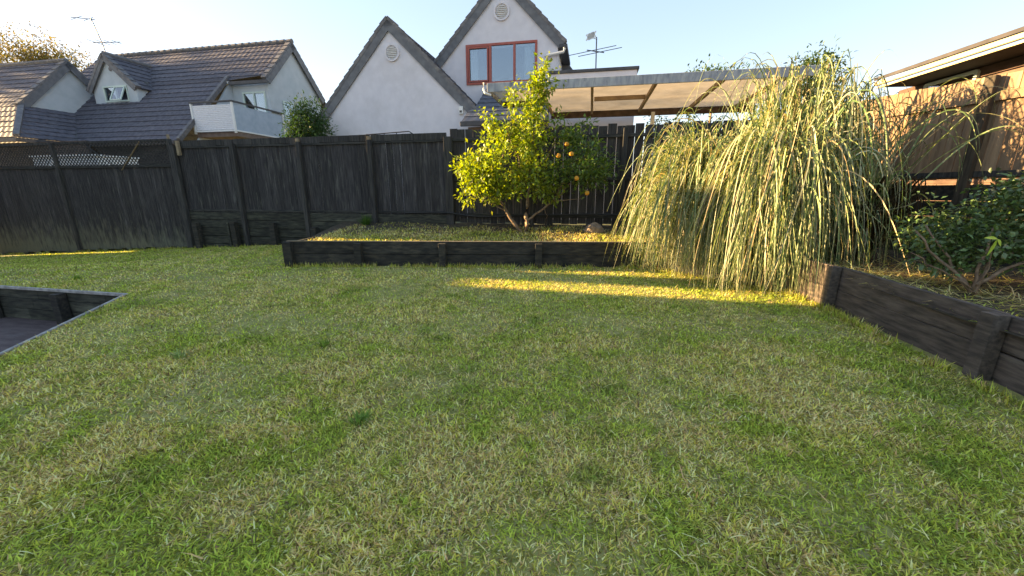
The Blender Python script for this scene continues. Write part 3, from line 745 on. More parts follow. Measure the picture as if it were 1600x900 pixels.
for P_ in (DL, DR):
    e3 = (DA - P_); l3 = e3.length; e3.normalize()
    tile_courses(lh, P_ + EV * .2, EV, e3, lambda t, l3=l3: (0, .75 + 1.35 * t / l3), l3, M['tile'], .33, .3)
mb = MB(); mb.tube([W(au, dv - .05, az + .06), W(au, 18.1, az + .06)], .11, 8); mb.build('ridge_tile', M['verge'], lh)
mb = MB()
for a, b, c, d in ((-23.4, -21.95, 6.26, 6.32), (-23.4, -21.95, 5.62, 5.68), (-23.4, -23.34, 5.68, 6.26), (-22.01, -21.95, 5.68, 6.26), (-22.72, -22.64, 5.68, 6.26)): mb.box(a, b, dv - .04, dv + .05, c, d)
dw = mb.build('window', M['mint'], lh)
mb = MB(); mb.box(-23.34, -22.72, dv, dv + .006, 5.68, 6.26); mb.build('pane', M['glass'], dw)
# open casement
mb = MB(); ca = [W(-22.64, dv - .05, 6.25), W(-22.05, dv - .05, 6.25), W(-21.98, dv - .38, 5.62), W(-22.60, dv - .38, 5.62)]
for i in range(4): mb.bar(ca[i], ca[(i + 1) % 4], .05, .05)
cs = mb.build('casement', M['mint'], dw)
mb = MB(); mb.add(ca, [(0, 1, 2, 3)]); mb.build('pane', M['glass'], dw)
mb = MB(); mb.box(-24, -21.5, dv + .6, dv + .65, 5.3, 6.6); mb.build('room_wall', M['room'], lh)
mb = MB(); mb.tube([W(-22.70, dv - .02, 7.05), W(-22.70, dv + .02, 7.05)], .10, 10); mb.build('vent', M['verge'], lh)
# lower front gable, end wall facing right
US = -24.9; GV, GZ = 15.84, 7.40; KG = 1.10; EV0, EZ = 12.34, 3.55; UE = -22.95
mb = MB(); prism(mb, [(13.85, 5.02), (15.70, 5.02), (16.80, 6.20), (GV, GZ - .12)], uz(US), .12); mb.build('gable_wall', M['stucco_l'], lh)
Ga = W(US + .1, GV, GZ); Gn = W(US + .1, 13.72, GZ - KG * 2.12); Gf = W(US + .1, 16.78, GZ - KG * .94)
for Pe in (Gn, Gf): barge(lh, Ga, Pe, EU, M['barge'], .24, off=.03); verge(lh, Ga, Pe, EU, M['verge'], w=.28)
e4 = (W(0, GV, GZ) - W(0, EV0, EZ)); l4 = e4.length; e4.normalize()
tile_courses(lh, W(US, EV0, EZ), -EU, e4, lambda t: (-1.95 + 1.90 * min(1, t / (l4 * .40)), 9), l4, M['tile'], .335, .3)
e4 = (W(0, GV, GZ) - W(0, 17.0, GZ - KG * 1.16)); l4b = e4.length; e4.normalize()
tile_courses(lh, W(US, 17.0, GZ - KG * 1.16), -EU, e4, lambda t: (0, 9), l4b, M['tile'], .335, .3)
mb = MB(); mb.tube([W(US + .05, GV, GZ + .06), W(US - 9, GV, GZ + .06)], .11, 8); mb.build('ridge_tile', M['verge'], lh)
P0 = W(UE, EV0, EZ); e5 = (W(US + .02, EV0, 5.08) - P0); l5 = e5.length; e5.normalize()
tile_courses(lh, P0, EV, e5, lambda t: (1.5 * t / l5, 1.95 + 1.45 * t / l5), l5, M['tile'], .31, .3)
mb = MB(); mb.box(-33, UE + .1, EV0 - .1, EV0, EZ - .18, EZ - .03); mb.build('gutter', M['darkgrey'], lh)
mb = MB(); mb.box(UE + .01, UE + .1, EV0 + .01, 14.1, EZ - .18, EZ - .03); mb.build('gutter', M['darkgrey'], lh)
mb = MB(); mb.bar(W(UE, EV0, EZ + .06), W(US + .02, 13.84, 5.12), .18, .13); mb.build('hip_tile', M['verge'], lh)
mb = MB(); mb.bar(W(UE, 14.28, EZ + .05), W(US + .02, 15.74, 5.10), .14, .05); mb.build('valley', M['darkgrey'], lh)
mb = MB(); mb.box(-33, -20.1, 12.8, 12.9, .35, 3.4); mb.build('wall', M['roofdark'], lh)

# ---- right house
rh = thing('brown_house', 'brown weatherboard house with cream gutter above the right hand fence', 'house', W(8, 11, .35))
G0 = W(7.45, 13.2, 4.2); G1 = W(7.78, 9.96, 4.2); gd_ = (G1 - G0).normalized(); G1 = G0 + gd_ * 11; gn = Vector((-gd_.y, gd_.x, 0)); gn = gn if gn.x > 0 else -gn
mb = MB(); mb.bar(G0 + Z * .03, G1 + Z * .03, .10, .10); mb.build('gutter', M['cream'], rh, bevel=.01)
mb = MB(); mb.bar(G0 + gn * .03 - Z * .075, G1 + gn * .03 - Z * .075, .03, .03); mb.build('fascia', M['cream'], rh)
mb = MB(); vs = [G0 + Z * .10 - gn * .06, G1 + Z * .10 - gn * .06, G1 + gn * 4 + Z * 1.35, G0 + gn * 4 + Z * 1.35]
mb.add(vs + [p + Z * .08 for p in vs], [(0, 1, 2, 3), (4, 5, 6, 7), (0, 1, 5, 4), (1, 2, 6, 5), (2, 3, 7, 6), (3, 0, 4, 7)]); mb.build('roof', M['roofdark'], rh)
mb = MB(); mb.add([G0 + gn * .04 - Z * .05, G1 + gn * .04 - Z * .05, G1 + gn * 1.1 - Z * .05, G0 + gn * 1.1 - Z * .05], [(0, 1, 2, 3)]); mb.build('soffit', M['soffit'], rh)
zt = 4.16; k = 0
Wd = G0 + gn * 1.0 - gd_ * .5; Wd.z = 0
for k in range(24):
    z0 = zt - .16 * (k + 1)
    if z0 < .35: break
    a = Wd + Z * z0; b = Wd + gd_ * 10.5 + Z * z0
    mb = MB(); mb.hexa([a - gn * .02, b - gn * .02, b + gn * .1, a + gn * .1, a + gn * .004 + Z * .165, b + gn * .004 + Z * .165, b + gn * .1 + Z * .165, a + gn * .1 + Z * .165]); mb.build('weatherboard', M['wb'], rh)
def RW(s, z, off): p = Wd + gd_ * s - gn * off; return Vector((p.x, p.y, z))
mb = MB(); c = [RW(.9, 3.5, .05), RW(2.15, 3.5, .05), RW(2.15, 4.08, .05), RW(.9, 4.08, .05)]
for i in range(4): mb.bar(c[i], c[(i + 1) % 4], .07, .07)
wr = mb.build('window', M['mint'], rh)
mb = MB(); mb.add([p for p in c], [(0, 1, 2, 3)]); mb.build('pane', M['glass'], wr)
mb = MB(); mb.add([Wd + gd_ * 0 + Z * .35, Wd + gn * 4 + Z * .35, Wd + gn * 4 + Z * 4.6, Wd + Z * 4.1], [(0, 1, 2, 3)]); mb.build('wall', M['wb'], rh)

# ---- unseen blockers added on the left to shade the lawn; then the white shed
oh = thing('added_lawn_blocker', 'unseen plain block added left of the lawn to shade it', 'house', W(-22, -3, 0))
mb = MB(); mb.box(-26, -18, -12, 5.68, -.8, 6.0); mb.build('wall', M['stucco'], oh)
mb = MB(); mb.box(-26.2, -17.8, -12.2, 5.71, 6.0, 6.1); mb.build('roof', M['roofdark'], oh)
og = thing('added_strip_blocker', 'unseen stepped block added left of the lawn to shape its sun strips', 'added_strip_blocker', W(-24, 7, 0))  # unseen; stepped heights are there to shape the sun strips
mb = MB(); mb.box(-26, -22, 5.75, 7.08, -.8, 4.05); mb.box(-26, -22, 7.08, 7.60, -.8, 3.35); mb.box(-26, -22, 7.60, 9.08, -.8, 4.75); mb.build('wall', M['stucco'], og)
mb = MB(); mb.box(-24, -22.6, 6.35, 7.06, 4.05, 6.3); mb.build('shade_band_stack', M['brownwall'], og)  # added stack that casts the dark band between the sun strips

ow = thing('added_fence_blocker', 'unseen tall blocker added beyond the left end of the fence to shade its posts', 'screen', W(-23, 9.6, 0))  # unseen; added to shade the fence and let one sun strip through
mb = MB(); mb.box(-24, -23.9, 9.36, 10.6, -.8, 5.6); mb.box(-24, -23.9, 9.085, 9.36, 1.75, 5.6); mb.build('board', M['fence'], ow)
ws = thing('white_shed', 'low white shed seen through the lattice at the left end of the fence', 'shed', W(-18.5, 11.4, .35))
mb = MB(); mb.box(-20.0, -17.0, 11.0, 12.3, .35, 2.60); mb.build('wall', M['whitepaint'], ws)
mb = MB(); mb.box(-20.05, -16.95, 10.95, 12.35, 2.603, 2.66); mb.build('roof', M['whitepaint'], ws)
# ------------------------------------------------------------------ aerials and small things
def aerial(name, label, base, pts_booms, mast, m):
    t = thing(name, label, 'aerial', base)
    mb = MB(); mb.tube(mast, .028, 6); mb.build('mast', m, t)
    for (a, b, els, hw, dirv) in pts_booms:
        mb = MB(); mb.tube([a, b], .022, 5); mb.build('boom', m, t)
        for k in range(els):
            p = Vector(a).lerp(Vector(b), (k + .5) / els); mb = MB(); h = hw * (1 - .12 * k)
            mb.tube([p - dirv * h, p + dirv * h], .014, 4); mb.build('element', m, t)
    return t
b0 = W(-28.1, 20, 8.6)
aerial('television_aerial', 'tall thin television aerial rising behind the tiled roof beside the small dormer', b0,
       [(W(-30.2, 20, 11.25), W(-28.5, 20, 11.0), 2, .55, (EV * .8 + Z * .5 + EU * -.4).normalized()), (W(-29.0, 20, 9.85), W(-27.0, 20, 9.75), 4, .75, (EV + EU * -.5 - Z * -.12).normalized())],
       [W(-28.1, 20, 8.6), W(-28.35, 20, 9.8), W(-28.75, 20, 11.1)], M['metal'])
b0 = W(-.05, 18, 5.5)
t = aerial('rooftop_aerial', 'television aerial with long bars and a pale grid head above the white parapet', b0,
       [(W(-.45, 17.9, 7.02), W(.25, 18.1, 6.95), 2, 1.0, (EU + Z * .10 - EV * .1).normalized())],
       [W(-.35, 17.9, 5.9), W(-.05, 18, 6.02), W(-.05, 18, 6.3), W(-.08, 18, 7.5)], M['metal'])
mb = MB()
for k in range(5):
    c = W(-.42 + .06 * k, 17.7, 7.42 + .02 * k); mb.bar(c - Z * .12 - EU * .06, c + Z * .12 + EU * .06, .02, .05); mb.bar(c - Z * .10 + EU * .07, c + Z * .10 - EU * .07, .02, .05)
mb.bar(W(-.5, 17.75, 7.5), W(-.05, 18, 7.42), .02, .02); mb.build('grid_head', M['whitepaint'], t)
# thin dark rail standing on the fence top
rl = thing('wire_rail', 'thin dark wire rail standing just above the black fence top', 'rail', W(-5.5, 9.9, 2.3))
mb = MB(); mb.tube([W(-6.3, 9.9, 2.82), W(-5.9, 9.9, 2.86), W(-4.7, 9.9, 2.91), W(-4.55, 9.9, 2.82)], .014, 5)
mb.build('rod', M['hose'], rl)
for u in (-5.9, -5.4, -5.05): mb = MB(); mb.tube([W(u, 9.9, 2.3), W(u, 9.9, 2.88)], .011, 5); mb.build('upright', M['hose'], rl)
# hose along the fence foot
mb = MB(); pts = []
for i in range(40):
    f = i / 39; u = -4.8 + f * 5.8; z = .86 - .07 * math.sin(max(0, min(1, (f - .22) / .3)) * math.pi) + .02 * math.sin(f * 9)
    pts.append(W(u, VF - .19 + .02 * math.sin(f * 6), z))
mb.tube(pts, .022, 6); tag(mb.build('hose', M['hose'], smooth=True), 'black hose sagging along the bottom rail of the fence', 'hose')

# stone in the bed
def rock(c, r, m, name, label):
    bm = bmesh.new(); bmesh.ops.create_icosphere(bm, subdivisions=3, radius=1)
    for v in bm.verts:
        n = mnoise.noise(v.co * 1.3 + Vector((5, 2, 1))) * .35 + mnoise.noise(v.co * 4) * .12
        v.co = Vector((v.co.x * r[0], v.co.y * r[1], max(-.3, v.co.z) * r[2])) * (1 + n)
    me = bpy.data.meshes.new(name); bm.to_mesh(me); bm.free(); o = link(name, me, m); o.location = c; tag(o, label, 'stone')
x_, y_ = 1.80, 8.45
rock((x_, y_, bedz(x_, y_) + .05), (.20, .13, .16), M['stone'], 'stone', 'brown lumpy stone lying in the raised bed between tree and striped grass')

# ------------------------------------------------------------------ foliage builders (numpy)
def mesh_np(name, verts, nv, faces_per, quads, cols, m, parent=None, along=None, loc=None, smooth=False):
    """verts (n*nv,3); quads list of index tuples within nv (tris or quads)"""
    n = len(verts) // nv; me = bpy.data.meshes.new(name)
    L0 = rootloc(parent) if parent is not None else Vector((0, 0, 0))
    verts = verts - np.array(L0)[None, :]
    base = (np.arange(n) * nv)[:, None]
    loops = []; starts = []; tot = []
    pat = np.array([i for q in quads for i in q]); lens = [len(q) for q in quads]
    li = (base + pat[None, :]).ravel(); per = len(pat)
    st = np.array([sum(lens[:k]) for k in range(len(lens))]); ls = ((np.arange(n) * per)[:, None] + st[None, :]).ravel()
    me.vertices.add(len(verts)); me.vertices.foreach_set('co', verts.astype(np.float32).ravel())
    me.loops.add(len(li)); me.loops.foreach_set('vertex_index', li.astype(np.int32))
    me.polygons.add(len(ls)); me.polygons.foreach_set('loop_start', ls.astype(np.int32))
    me.update(calc_edges=True)
    if smooth: me.polygons.foreach_set('use_smooth', np.ones(len(ls), bool))
    ca = me.color_attributes.new('Col', 'FLOAT_COLOR', 'POINT')
    c4 = np.ones((len(verts), 4), np.float32); c4[:, :3] = cols; ca.data.foreach_set('color', c4.ravel())
    if along is not None:
        aa = me.attributes.new('along', 'FLOAT', 'POINT'); aa.data.foreach_set('value', along.astype(np.float32))
    o = link(name, me, m, parent); return o
# value noise on a lattice, vectorised
_lat = rng.random((256, 256))
def vnoise(x, y, s):
    x = x * s + 37.3; y = y * s + 11.7; xi = np.floor(x).astype(int); yi = np.floor(y).astype(int); fx = x - xi; fy = y - yi
    fx = fx * fx * (3 - 2 * fx); fy = fy * fy * (3 - 2 * fy)
    g = lambda a, b: _lat[a % 256, b % 256]
    return (g(xi, yi) * (1 - fx) + g(xi + 1, yi) * fx) * (1 - fy) + (g(xi, yi + 1) * (1 - fx) + g(xi + 1, yi + 1) * fx) * fy
def fbm(x, y, s): return (vnoise(x, y, s) * .5 + vnoise(x, y, s * 2.1) * .27 + vnoise(x, y, s * 4.3) * .15 + vnoise(x, y, s * 9) * .08)
GREEN = np.array([.42, .50, .09]); DEEP = np.array([.17, .29, .05]); STRAW = np.array([.88, .65, .32]); OLIVE = np.array([.64, .57, .15]); BROWN = np.array([.20, .13, .07])
def blades(name, x, y, z, length, width, dry, parent=None, kind='stuff', label=None, flat=.0, deep=None):
    n = len(x); az = rng.random(n) * 2 * np.pi; lean = np.clip(rng.normal(1.15, .33, n) + flat, .05, 1.55)
    L = length * rng.uniform(.5, 1.3, n)
    dx, dy = np.cos(az), np.sin(az); px, py = -dy, dx
    w = width * rng.uniform(.6, 1.3, n)
    v = np.zeros((n, 5, 3))
    base = np.stack([x, y, z - .004], 1); side = np.stack([px, py, np.zeros(n)], 1) * (w / 2)[:, None]
    l1 = lean * .92; l2 = np.minimum(lean * 1.3, 1.62)
    d1 = np.stack([dx * np.sin(l1), dy * np.sin(l1), np.cos(l1)], 1) * (L * .5)[:, None]
    d2 = np.stack([dx * np.sin(l2), dy * np.sin(l2), np.maximum(np.cos(l2), -.05)], 1) * (L * .5)[:, None]
    v[:, 0] = base - side; v[:, 1] = base + side; v[:, 2] = base + d1 + side * .85; v[:, 3] = base + d1 - side * .85; v[:, 4] = base + d1 + d2
    r = rng.random(n)
    c = GREEN[None] * (1 - dry)[:, None] + OLIVE[None] * dry[:, None]
    st = r < (dry * .60); c[st] = STRAW * 1.0
    br = (r > .97); c[br] = BROWN
    if deep is not None: c = c * (1 - deep)[:, None] + (DEEP[None] * deep[:, None])
    c = c * rng.uniform(.3, 1.6, n)[:, None]
    c = c * (1 + rng.normal(0, .07, (n, 3)))
    c = np.clip(c, .01, .9)
    cols = np.repeat(c, 5, 0)
    o = mesh_np(name, v.reshape(-1, 3), 5, 2, [(0, 1, 2, 3), (3, 2, 4)], cols, M['turf'], parent)
    tag(o, label, kind=kind); return o
def in_lawn(x, y):
    u = x * CA - y * SA; v = x * SA + y * CA
    ok = v < 9.5
    du = -6.33 + (4.03 - v) * (1.25 / 1.8)
    ok &= ~((v < 4.06) & (u < du + .03))
    # bed
    yb = 7.36 - (x + 4.33) * (.17 / 6.85)
    bed = (y > yb - .04) & (x > -4.36) & (x < 2.6)
    # left end line from (-4.33,7.4) to fence (u -6.15, v 9.45)
    ex, ey = (W(-6.15, 9.45).x, W(-6.15, 9.45).y)
    t = (y - 7.4) / (ey - 7.4); bed |= (y > 7.3) & (x > -4.33 + (ex + 4.33) * t - .02) & (x < 2.6)
    xl = np.interp(y, [-2.2, .6, 2.86, 4.56, 5.24, 7.16], [2.7, 3.2, 3.6, 3.96, 3.97, 2.55])
    ok &= ~bed & ~((x > xl - .03) & (y < 7.2)) & ~((x > 2.5) & (y >= 7.1))
    return ok, u, v
def in_view(x, y, z, pad=1.08):
    p = R(PITCH); f = y * math.cos(p) - (z - H) * math.sin(p); up = y * math.sin(p) + (z - H) * math.cos(p)
    return (f > .1) & (np.abs(x / f) < 800 / 600 * pad) & (up / f > -450 / 600 * pad)
def lawn_blades():
    zones = [(.7, 2.1, 22000, .042, .0066), (2.1, 3.6, 9500, .044, .0078), (3.6, 6.0, 4600, .045, .0095), (6.0, 12.5, 1900, .045, .014)]
    X = []; Y = []; Z_ = []; Ln = []; Wd_ = []
    for (ya, yb, den, L, w) in zones:
        xm = 1.333 * (yb + .34) * 1.12; n = int(den * (yb - ya) * 2 * xm)
        x = rng.uniform(-xm, xm, n); y = rng.uniform(ya, yb, n)
        ok, u, v = in_lawn(x, y); z = lawn_z(u, v); ok &= in_view(x, y, z, 1.15)
        x, y, z = x[ok], y[ok], z[ok]; X.append(x); Y.append(y); Z_.append(z); Ln.append(np.full(len(x), L)); Wd_.append(np.full(len(x), w))
    x = np.concatenate(X); y = np.concatenate(Y); z = np.concatenate(Z_); L = np.concatenate(Ln); w = np.concatenate(Wd_)
    f1 = fbm(x, y, .9); f2 = fbm(x + 50, y + 20, 3.2); f3 = fbm(x + 9, y - 30, .35)
    dry = np.clip((f1 - .45) * 1.2 + (f2 - .5) * 1.6 + (fbm(x + 5, y + 5, 7.0) - .5) * 2.0 + (f3 - .5) * .6 + .47, .03, 1)
    # greener to the left and to the right
    dry *= np.clip(1.15 - .035 * np.abs(x + .5) ** 1.3, .45, 1.2)
    dp = np.clip((fbm(x - 77, y + 5, 2.6) - .62) * 6, 0, 1)
    # mowing stripes at the left run beside the sunken corner
    uu = x * CA - y * SA; vv = x * SA + y * CA; st_ = np.sin((uu * .82 + vv * .57) * 2 * np.pi / .55) * np.clip((-x - 1.2) / 2, 0, 1)
    dry = np.clip(dry - .16 * st_, .03, 1)
    blades('lawn_grass', x, y, z, L * (1 + .25 * dp), w, dry, label='short mown grass and straw clippings covering the lawn', deep=dp * .6)
lawn_blades()
def clippings():
    n = 5000; x = rng.uniform(-6, 4, n); y = .8 + 6.2 * rng.random(n) ** 1.5; ok, u, v = in_lawn(x, y); ok &= in_view(x, y, 0 * x) & (fbm(x, y, 2.3) + rng.normal(0, .08, n) > .5)
    x, y = x[ok], y[ok]; n = len(x)
    blades('grass_clippings', x, y, lawn_z(x * CA - y * SA, x * SA + y * CA) + .022, np.full(n, .085), np.full(n, .0045), np.full(n, 1.9), label='pale dry grass clippings lying loose on the lawn', flat=.4)
clippings()
def bed_blades():
    n = 60000
    x = rng.uniform(-5.6, 3.2, n); y = rng.uniform(7.3, 10.9, n); u = x * CA - y * SA; v = x * SA + y * CA
    yb = 7.36 - (x + 4.33) * (.17 / 6.85)
    t = (y - 7.4) / (W(-6.15, 9.45).y - 7.4); xl = -4.33 + (W(-6.15, 9.45).x + 4.33) * t
    front = yb + .06
    cover = np.clip(1.25 - (v - 7.2) / 1.75 + (fbm(x, y, 1.5) - .5) * 1.2, 0, 1)
    ok = (y > front) & (v < 9.5) & (x > xl + .06) & (rng.random(n) < cover)
    x, y, v = x[ok], y[ok], v[ok]
    z = np.array([bedz(a, b) for a, b in zip(x, y)])
    dry = np.clip(.65 + (fbm(x, y, 1.8) - .5) * 2.4, .1, 1)
    blades('bed_grass', x, y, z, np.full(len(x), .075), np.full(len(x), .013), dry, label='dry rough grass growing on the raised bed')
    n = 26000
    x = rng.uniform(2.7, 7.8, n); y = rng.uniform(.8, 7.2, n)
    xl = np.interp(y, [-2.2, .6, 2.86, 4.56, 5.24, 7.16], [2.7, 3.2, 3.6, 3.96, 3.97, 2.55]); xr = RFX(0) - .3075 * y
    cover = np.clip(1.1 - (x - xl) / 2.0 + (fbm(x, y, 1.5) - .5) * 1.5, .12, 1)
    ok = (x > xl + .07) & (x < 6.5 - .3075 * (y - 6.15) - .05) & (rng.random(n) < cover)
    x, y = x[ok], y[ok]; z = np.array([bedz(a, b) for a, b in zip(x, y)])
    dry = np.clip(.45 + (fbm(x, y, 1.8) - .5) * 2.4, .05, 1)
    blades('bed_grass', x, y, z, np.full(len(x), .085), np.full(len(x), .009), dry, label='grass and long dry clippings lying on the side bed', flat=.25)
    # long straw litter
    n = 1500; x = rng.normal(4.6, .55, n); y = rng.normal(4.5, .9, n)
    xl = np.interp(y, [-2.2, .6, 2.86, 4.56, 5.24, 7.16], [2.7, 3.2, 3.6, 3.96, 3.97, 2.55]); ok = (x > xl + .12) & (x < 6.7); x, y = x[ok], y[ok]
    z = np.array([bedz(a, b) for a, b in zip(x, y)]) + .02
    blades('straw_litter', x, y, z, np.full(len(x), .28), np.full(len(x), .008), np.full(len(x), 1.4), label='long dry straw lying under the dark shrub', flat=.55)
bed_blades()
def edge_blades():
    segs = [((-4.36, 7.27), (2.5, 7.08), 2600), ((2.5, 7.05), (3.88, 5.15), 700), ((3.84, 5.2), (3.83, 4.5), 350), ((3.83, 4.5), (3.45, 2.8), 1100), ((3.45, 2.8), (3.1, .6), 900), ((-4.42, 7.4), (-5.0, 9.0), 500)]
    X = []; Y = []
    for a, b, n in segs:
        f = rng.random(n); X.append(a[0] + (b[0] - a[0]) * f + rng.normal(0, .025, n)); Y.append(a[1] + (b[1] - a[1]) * f + rng.normal(0, .025, n))
    n = 3000; f = rng.random(n); u = -20 + 15.2 * f; v = 9.44 - np.abs(rng.normal(0, .06, n)); X.append(u * CA + v * SA); Y.append(-u * SA + v * CA)
    x = np.concatenate(X); y = np.concatenate(Y); u = x * CA - y * SA; v = x * SA + y * CA; z = lawn_z(u, v)
    keep = fbm(x, y, 3.0) > .42; x, y, z = x[keep], y[keep], z[keep]; n = len(x)
    blades('edge_grass', x, y, z, np.full(n, .095), np.full(n, .008), np.clip(rng.normal(.35, .2, n), 0, 1), label='longer untrimmed grass along the foot of the timber walls', flat=-.55)
edge_blades()

def tussock(x, y, z, n, L, w, col, name, label, cat):
    t = thing(name, label, cat, Vector((x, y, z)))
    az = rng.random(n) * 2 * np.pi; ln = L * rng.uniform(.5, 1.2, n); lean = rng.uniform(.1, .9, n); S = 5
    V = np.zeros((n, S, 2, 3)); r0 = rng.random(n) * .06
    for k in range(S):
        f = k / (S - 1); out = r0 + ln * np.sin(lean) * f ** 1.5; up = ln * np.cos(lean) * f - .25 * ln * f * f * np.sin(lean)
        ww = w * (1 - f) + .001
        for q, s_ in ((0, -1), (1, 1)):
            V[:, k, q, 0] = x + np.cos(az) * out - s_ * np.sin(az) * ww; V[:, k, q, 1] = y + np.sin(az) * out + s_ * np.cos(az) * ww; V[:, k, q, 2] = z + up
    c = np.repeat(np.array(col)[None] * rng.uniform(.6, 1.4, n)[:, None], S * 2, 0)
    mesh_np('leaves', V.reshape(-1, 3), S * 2, 0, [(2 * k, 2 * k + 1, 2 * k + 3, 2 * k + 2) for k in range(S - 1)], c, M['turf'], t)['kind'] = 'stuff'
p = W(-6.15 + .45, 9.15)
tussock(p.x, p.y, .50, 260, .34, .010, (.07, .16, .04), 'grass_tussock', 'small green grass tussock at the left end of the raised bed by the fence', 'plant')
for i, (x, y, lab) in enumerate(((-1.75, 3.35, 'dark green weed tuft in the left middle of the lawn'), (-.95, 2.12, 'dark bluish weed tuft in the near lawn left of centre'), (-2.9, 3.1, 'pale narrow weed tuft in the lawn nearest the sunken paving'), (-7.2, 6.2, 'small green weed tuft on the lawn near the lattice fence'))):
    tussock(x, y, -.005, 90, .075, .0045, ((.17, .30, .06), (.15, .29, .07), (.24, .34, .14), (.17, .29, .06))[i], 'weed', lab, 'weed')
for o in [q for q in scene.objects if q.get('category') == 'weed']: o['group'] = 'weed tufts in the lawn'

# ---- leafy things
def leaf_cloud(n_leaf, centres, per, spread, L, wd, col, jitter, name, m, parent, droop=.2, outward=None, colmul=None, seg=2):
    """leaves in twigs: centres (k,3), each with per leaves"""
    k = len(centres); c = np.repeat(centres, per, 0); n = len(c)
    off = rng.normal(0, spread, (n, 3)); base = c + off
    d = off / (np.linalg.norm(off, axis=1)[:, None] + 1e-6) + rng.normal(0, .5, (n, 3)); d[:, 2] += .15 - droop
    d /= np.linalg.norm(d, axis=1)[:, None]
    up = rng.normal(0, .5, (n, 3)); up[:, 2] += 1
    s = np.cross(d, up); s /= np.linalg.norm(s, axis=1)[:, None]; nr = np.cross(s, d)
    ln = (L * rng.uniform(.6, 1.3, n))[:, None]; w = (wd * rng.uniform(.7, 1.2, n))[:, None]
    V = np.zeros((n, 6, 3))
    V[:, 0] = base; V[:, 1] = base + d * ln * .45 + s * w / 2 + nr * w * .18; V[:, 2] = base + d * ln * .45 - nr * w * .05
    V[:, 3] = base + d * ln * .45 - s * w / 2 + nr * w * .18; V[:, 4] = base + d * ln - nr * ln * .12; V[:, 5] = base + d * ln * .8
    # faces: 0-1-2, 0-2-3, 2-1-4, 3-2-4
    cc = np.array(col)[None] * rng.uniform(1 - jitter, 1 + jitter, n)[:, None] * (1 + rng.normal(0, .08, (n, 3)))
    if colmul is not None: cc = cc * np.repeat(colmul, per, 0)
    cc = np.clip(cc, .005, .7)
    return mesh_np(name, V[:, :5].reshape(-1, 3), 5, 0, [(0, 1, 2), (0, 2, 3), (2, 1, 4), (3, 2, 4)], np.repeat(cc, 5, 0), m, parent)
def ell(n, c, r, shell=.55):
    d = rng.normal(0, 1, (n, 3)); d /= np.linalg.norm(d, axis=1)[:, None]; rad = (shell + (1 - shell) * rng.random(n)) ** 1
    return np.array(c)[None] + d * rad[:, None] * np.array(r)[None]
def branchtube(mb, a, b, r0, r1, wob=.05, n=6):
    a = Vector(a); b = Vector(b); pts = []; rr = []
    for i in range(n + 1):
        f = i / n; p = a.lerp(b, f) + Vector((random.uniform(-1, 1), random.uniform(-1, 1), 0)) * wob * math.sin(f * math.pi); pts.append(p); rr.append(r0 + (r1 - r0) * f)
    mb.tube(pts, rr, 6); return pts
# citrus tree
tb = W(-1.42, 8.6, .52)
ct = thing('citrus_tree', 'yellow green citrus tree with a few oranges growing in the raised bed', 'tree', tb)
def T(u, z, dv=0.0): return W(u, 8.6 + dv, z)
stems = [(T(-1.50, .5), T(-2.25, 1.45, .1), .045), (T(-1.40, .5), T(-1.35, 1.7, 0), .05), (T(-1.40, .75), T(-.75, 1.25, .1), .03)]
for a, b, r in stems:
    mb = MB(); branchtube(mb, a, b, r, r * .6, .05); mb.build('trunk', M['bark'], ct, smooth=True)
mb = MB()
for a, b, r in ((T(-2.2, 1.4), T(-2.8, 2.0, -.1), .022), (T(-2.1, 1.3), T(-1.9, 2.3, .1), .025), (T(-1.9, 1.0), T(-2.6, 1.35, -.15), .016), (T(-1.36, 1.6), T(-1.2, 3.4, 0), .026), (T(-1.36, 1.5), T(-1.8, 2.7, -.2), .022),
                (T(-1.36, 1.6), T(-.8, 2.4, .1), .022), (T(-.78, 1.22), T(-.1, 1.9, .1), .02), (T(-.8, 1.2), T(-.2, 1.25, 0), .012), (T(-.8, 1.2), T(-.1, 2.5, .15), .016), (T(-1.0, 1.05), T(-.95, .7, .1), .008), (T(-2.5, 1.7), T(-3.0, 1.8, 0), .012)):
    branchtube(mb, a, b, r, r * .4, .06)
mb.build('branch', M['bark'], ct, smooth=True)
def TT(u, z, dv=0): p = T(u, z, dv); return (p.x, p.y, p.z)
parts = [ell(190, TT(-1.85, 2.0), (.82, .65, .80)), ell(40, TT(-2.55, 1.75, -.1), (.4, .35, .35)), ell(100, TT(-2.3, 1.75, -.1), (.50, .45, .45)), ell(75, TT(-1.35, 2.65), (.45, .45, .45)), ell(22, TT(-1.25, 3.15), (.28, .25, .35), .2),
         ell(60, TT(-1.15, 1.75), (.45, .45, .45)), ell(14, TT(-2.85, 1.95), (.22, .15, .12), .2), ell(9, TT(-2.75, 1.25), (.16, .12, .12), .2), ell(10, TT(-.8, 1.30), (.3, .15, .08), .2), ell(7, TT(-2.2, 1.25), (.2, .15, .1), .2)]
# upright shoots
def shoot(a, b, n, j=.05):
    f = rng.random(n)[:, None]; return np.array(a)[None] * (1 - f) + np.array(b)[None] * f + rng.normal(0, j, (n, 3))
parts += [shoot(TT(-1.25, 3.0), TT(-1.04, 3.95), 34, .05), shoot(TT(-1.6, 2.8), TT(-1.72, 3.5), 12, .035), shoot(TT(-1.9, 2.6), TT(-2.4, 3.05), 12, .035), shoot(TT(-1.15, 3.4), TT(-.80, 3.55), 8, .05), shoot(TT(-2.1, 2.5), TT(-2.15, 2.85), 6, .04), shoot(TT(-1.3, 3.1), TT(-1.2, 3.6), 10, .05)]
C = np.concatenate(parts)
yel = np.clip(rng.normal(1, .15, (len(C), 1)), .6, 1.4) * np.array([[1, 1, 1]]) 
tag(leaf_cloud(0, C, 12, .075, .105, .052, (.21, .28, .036), .5, 'crown', M['leaf'], ct, colmul=yel), kind='stuff')
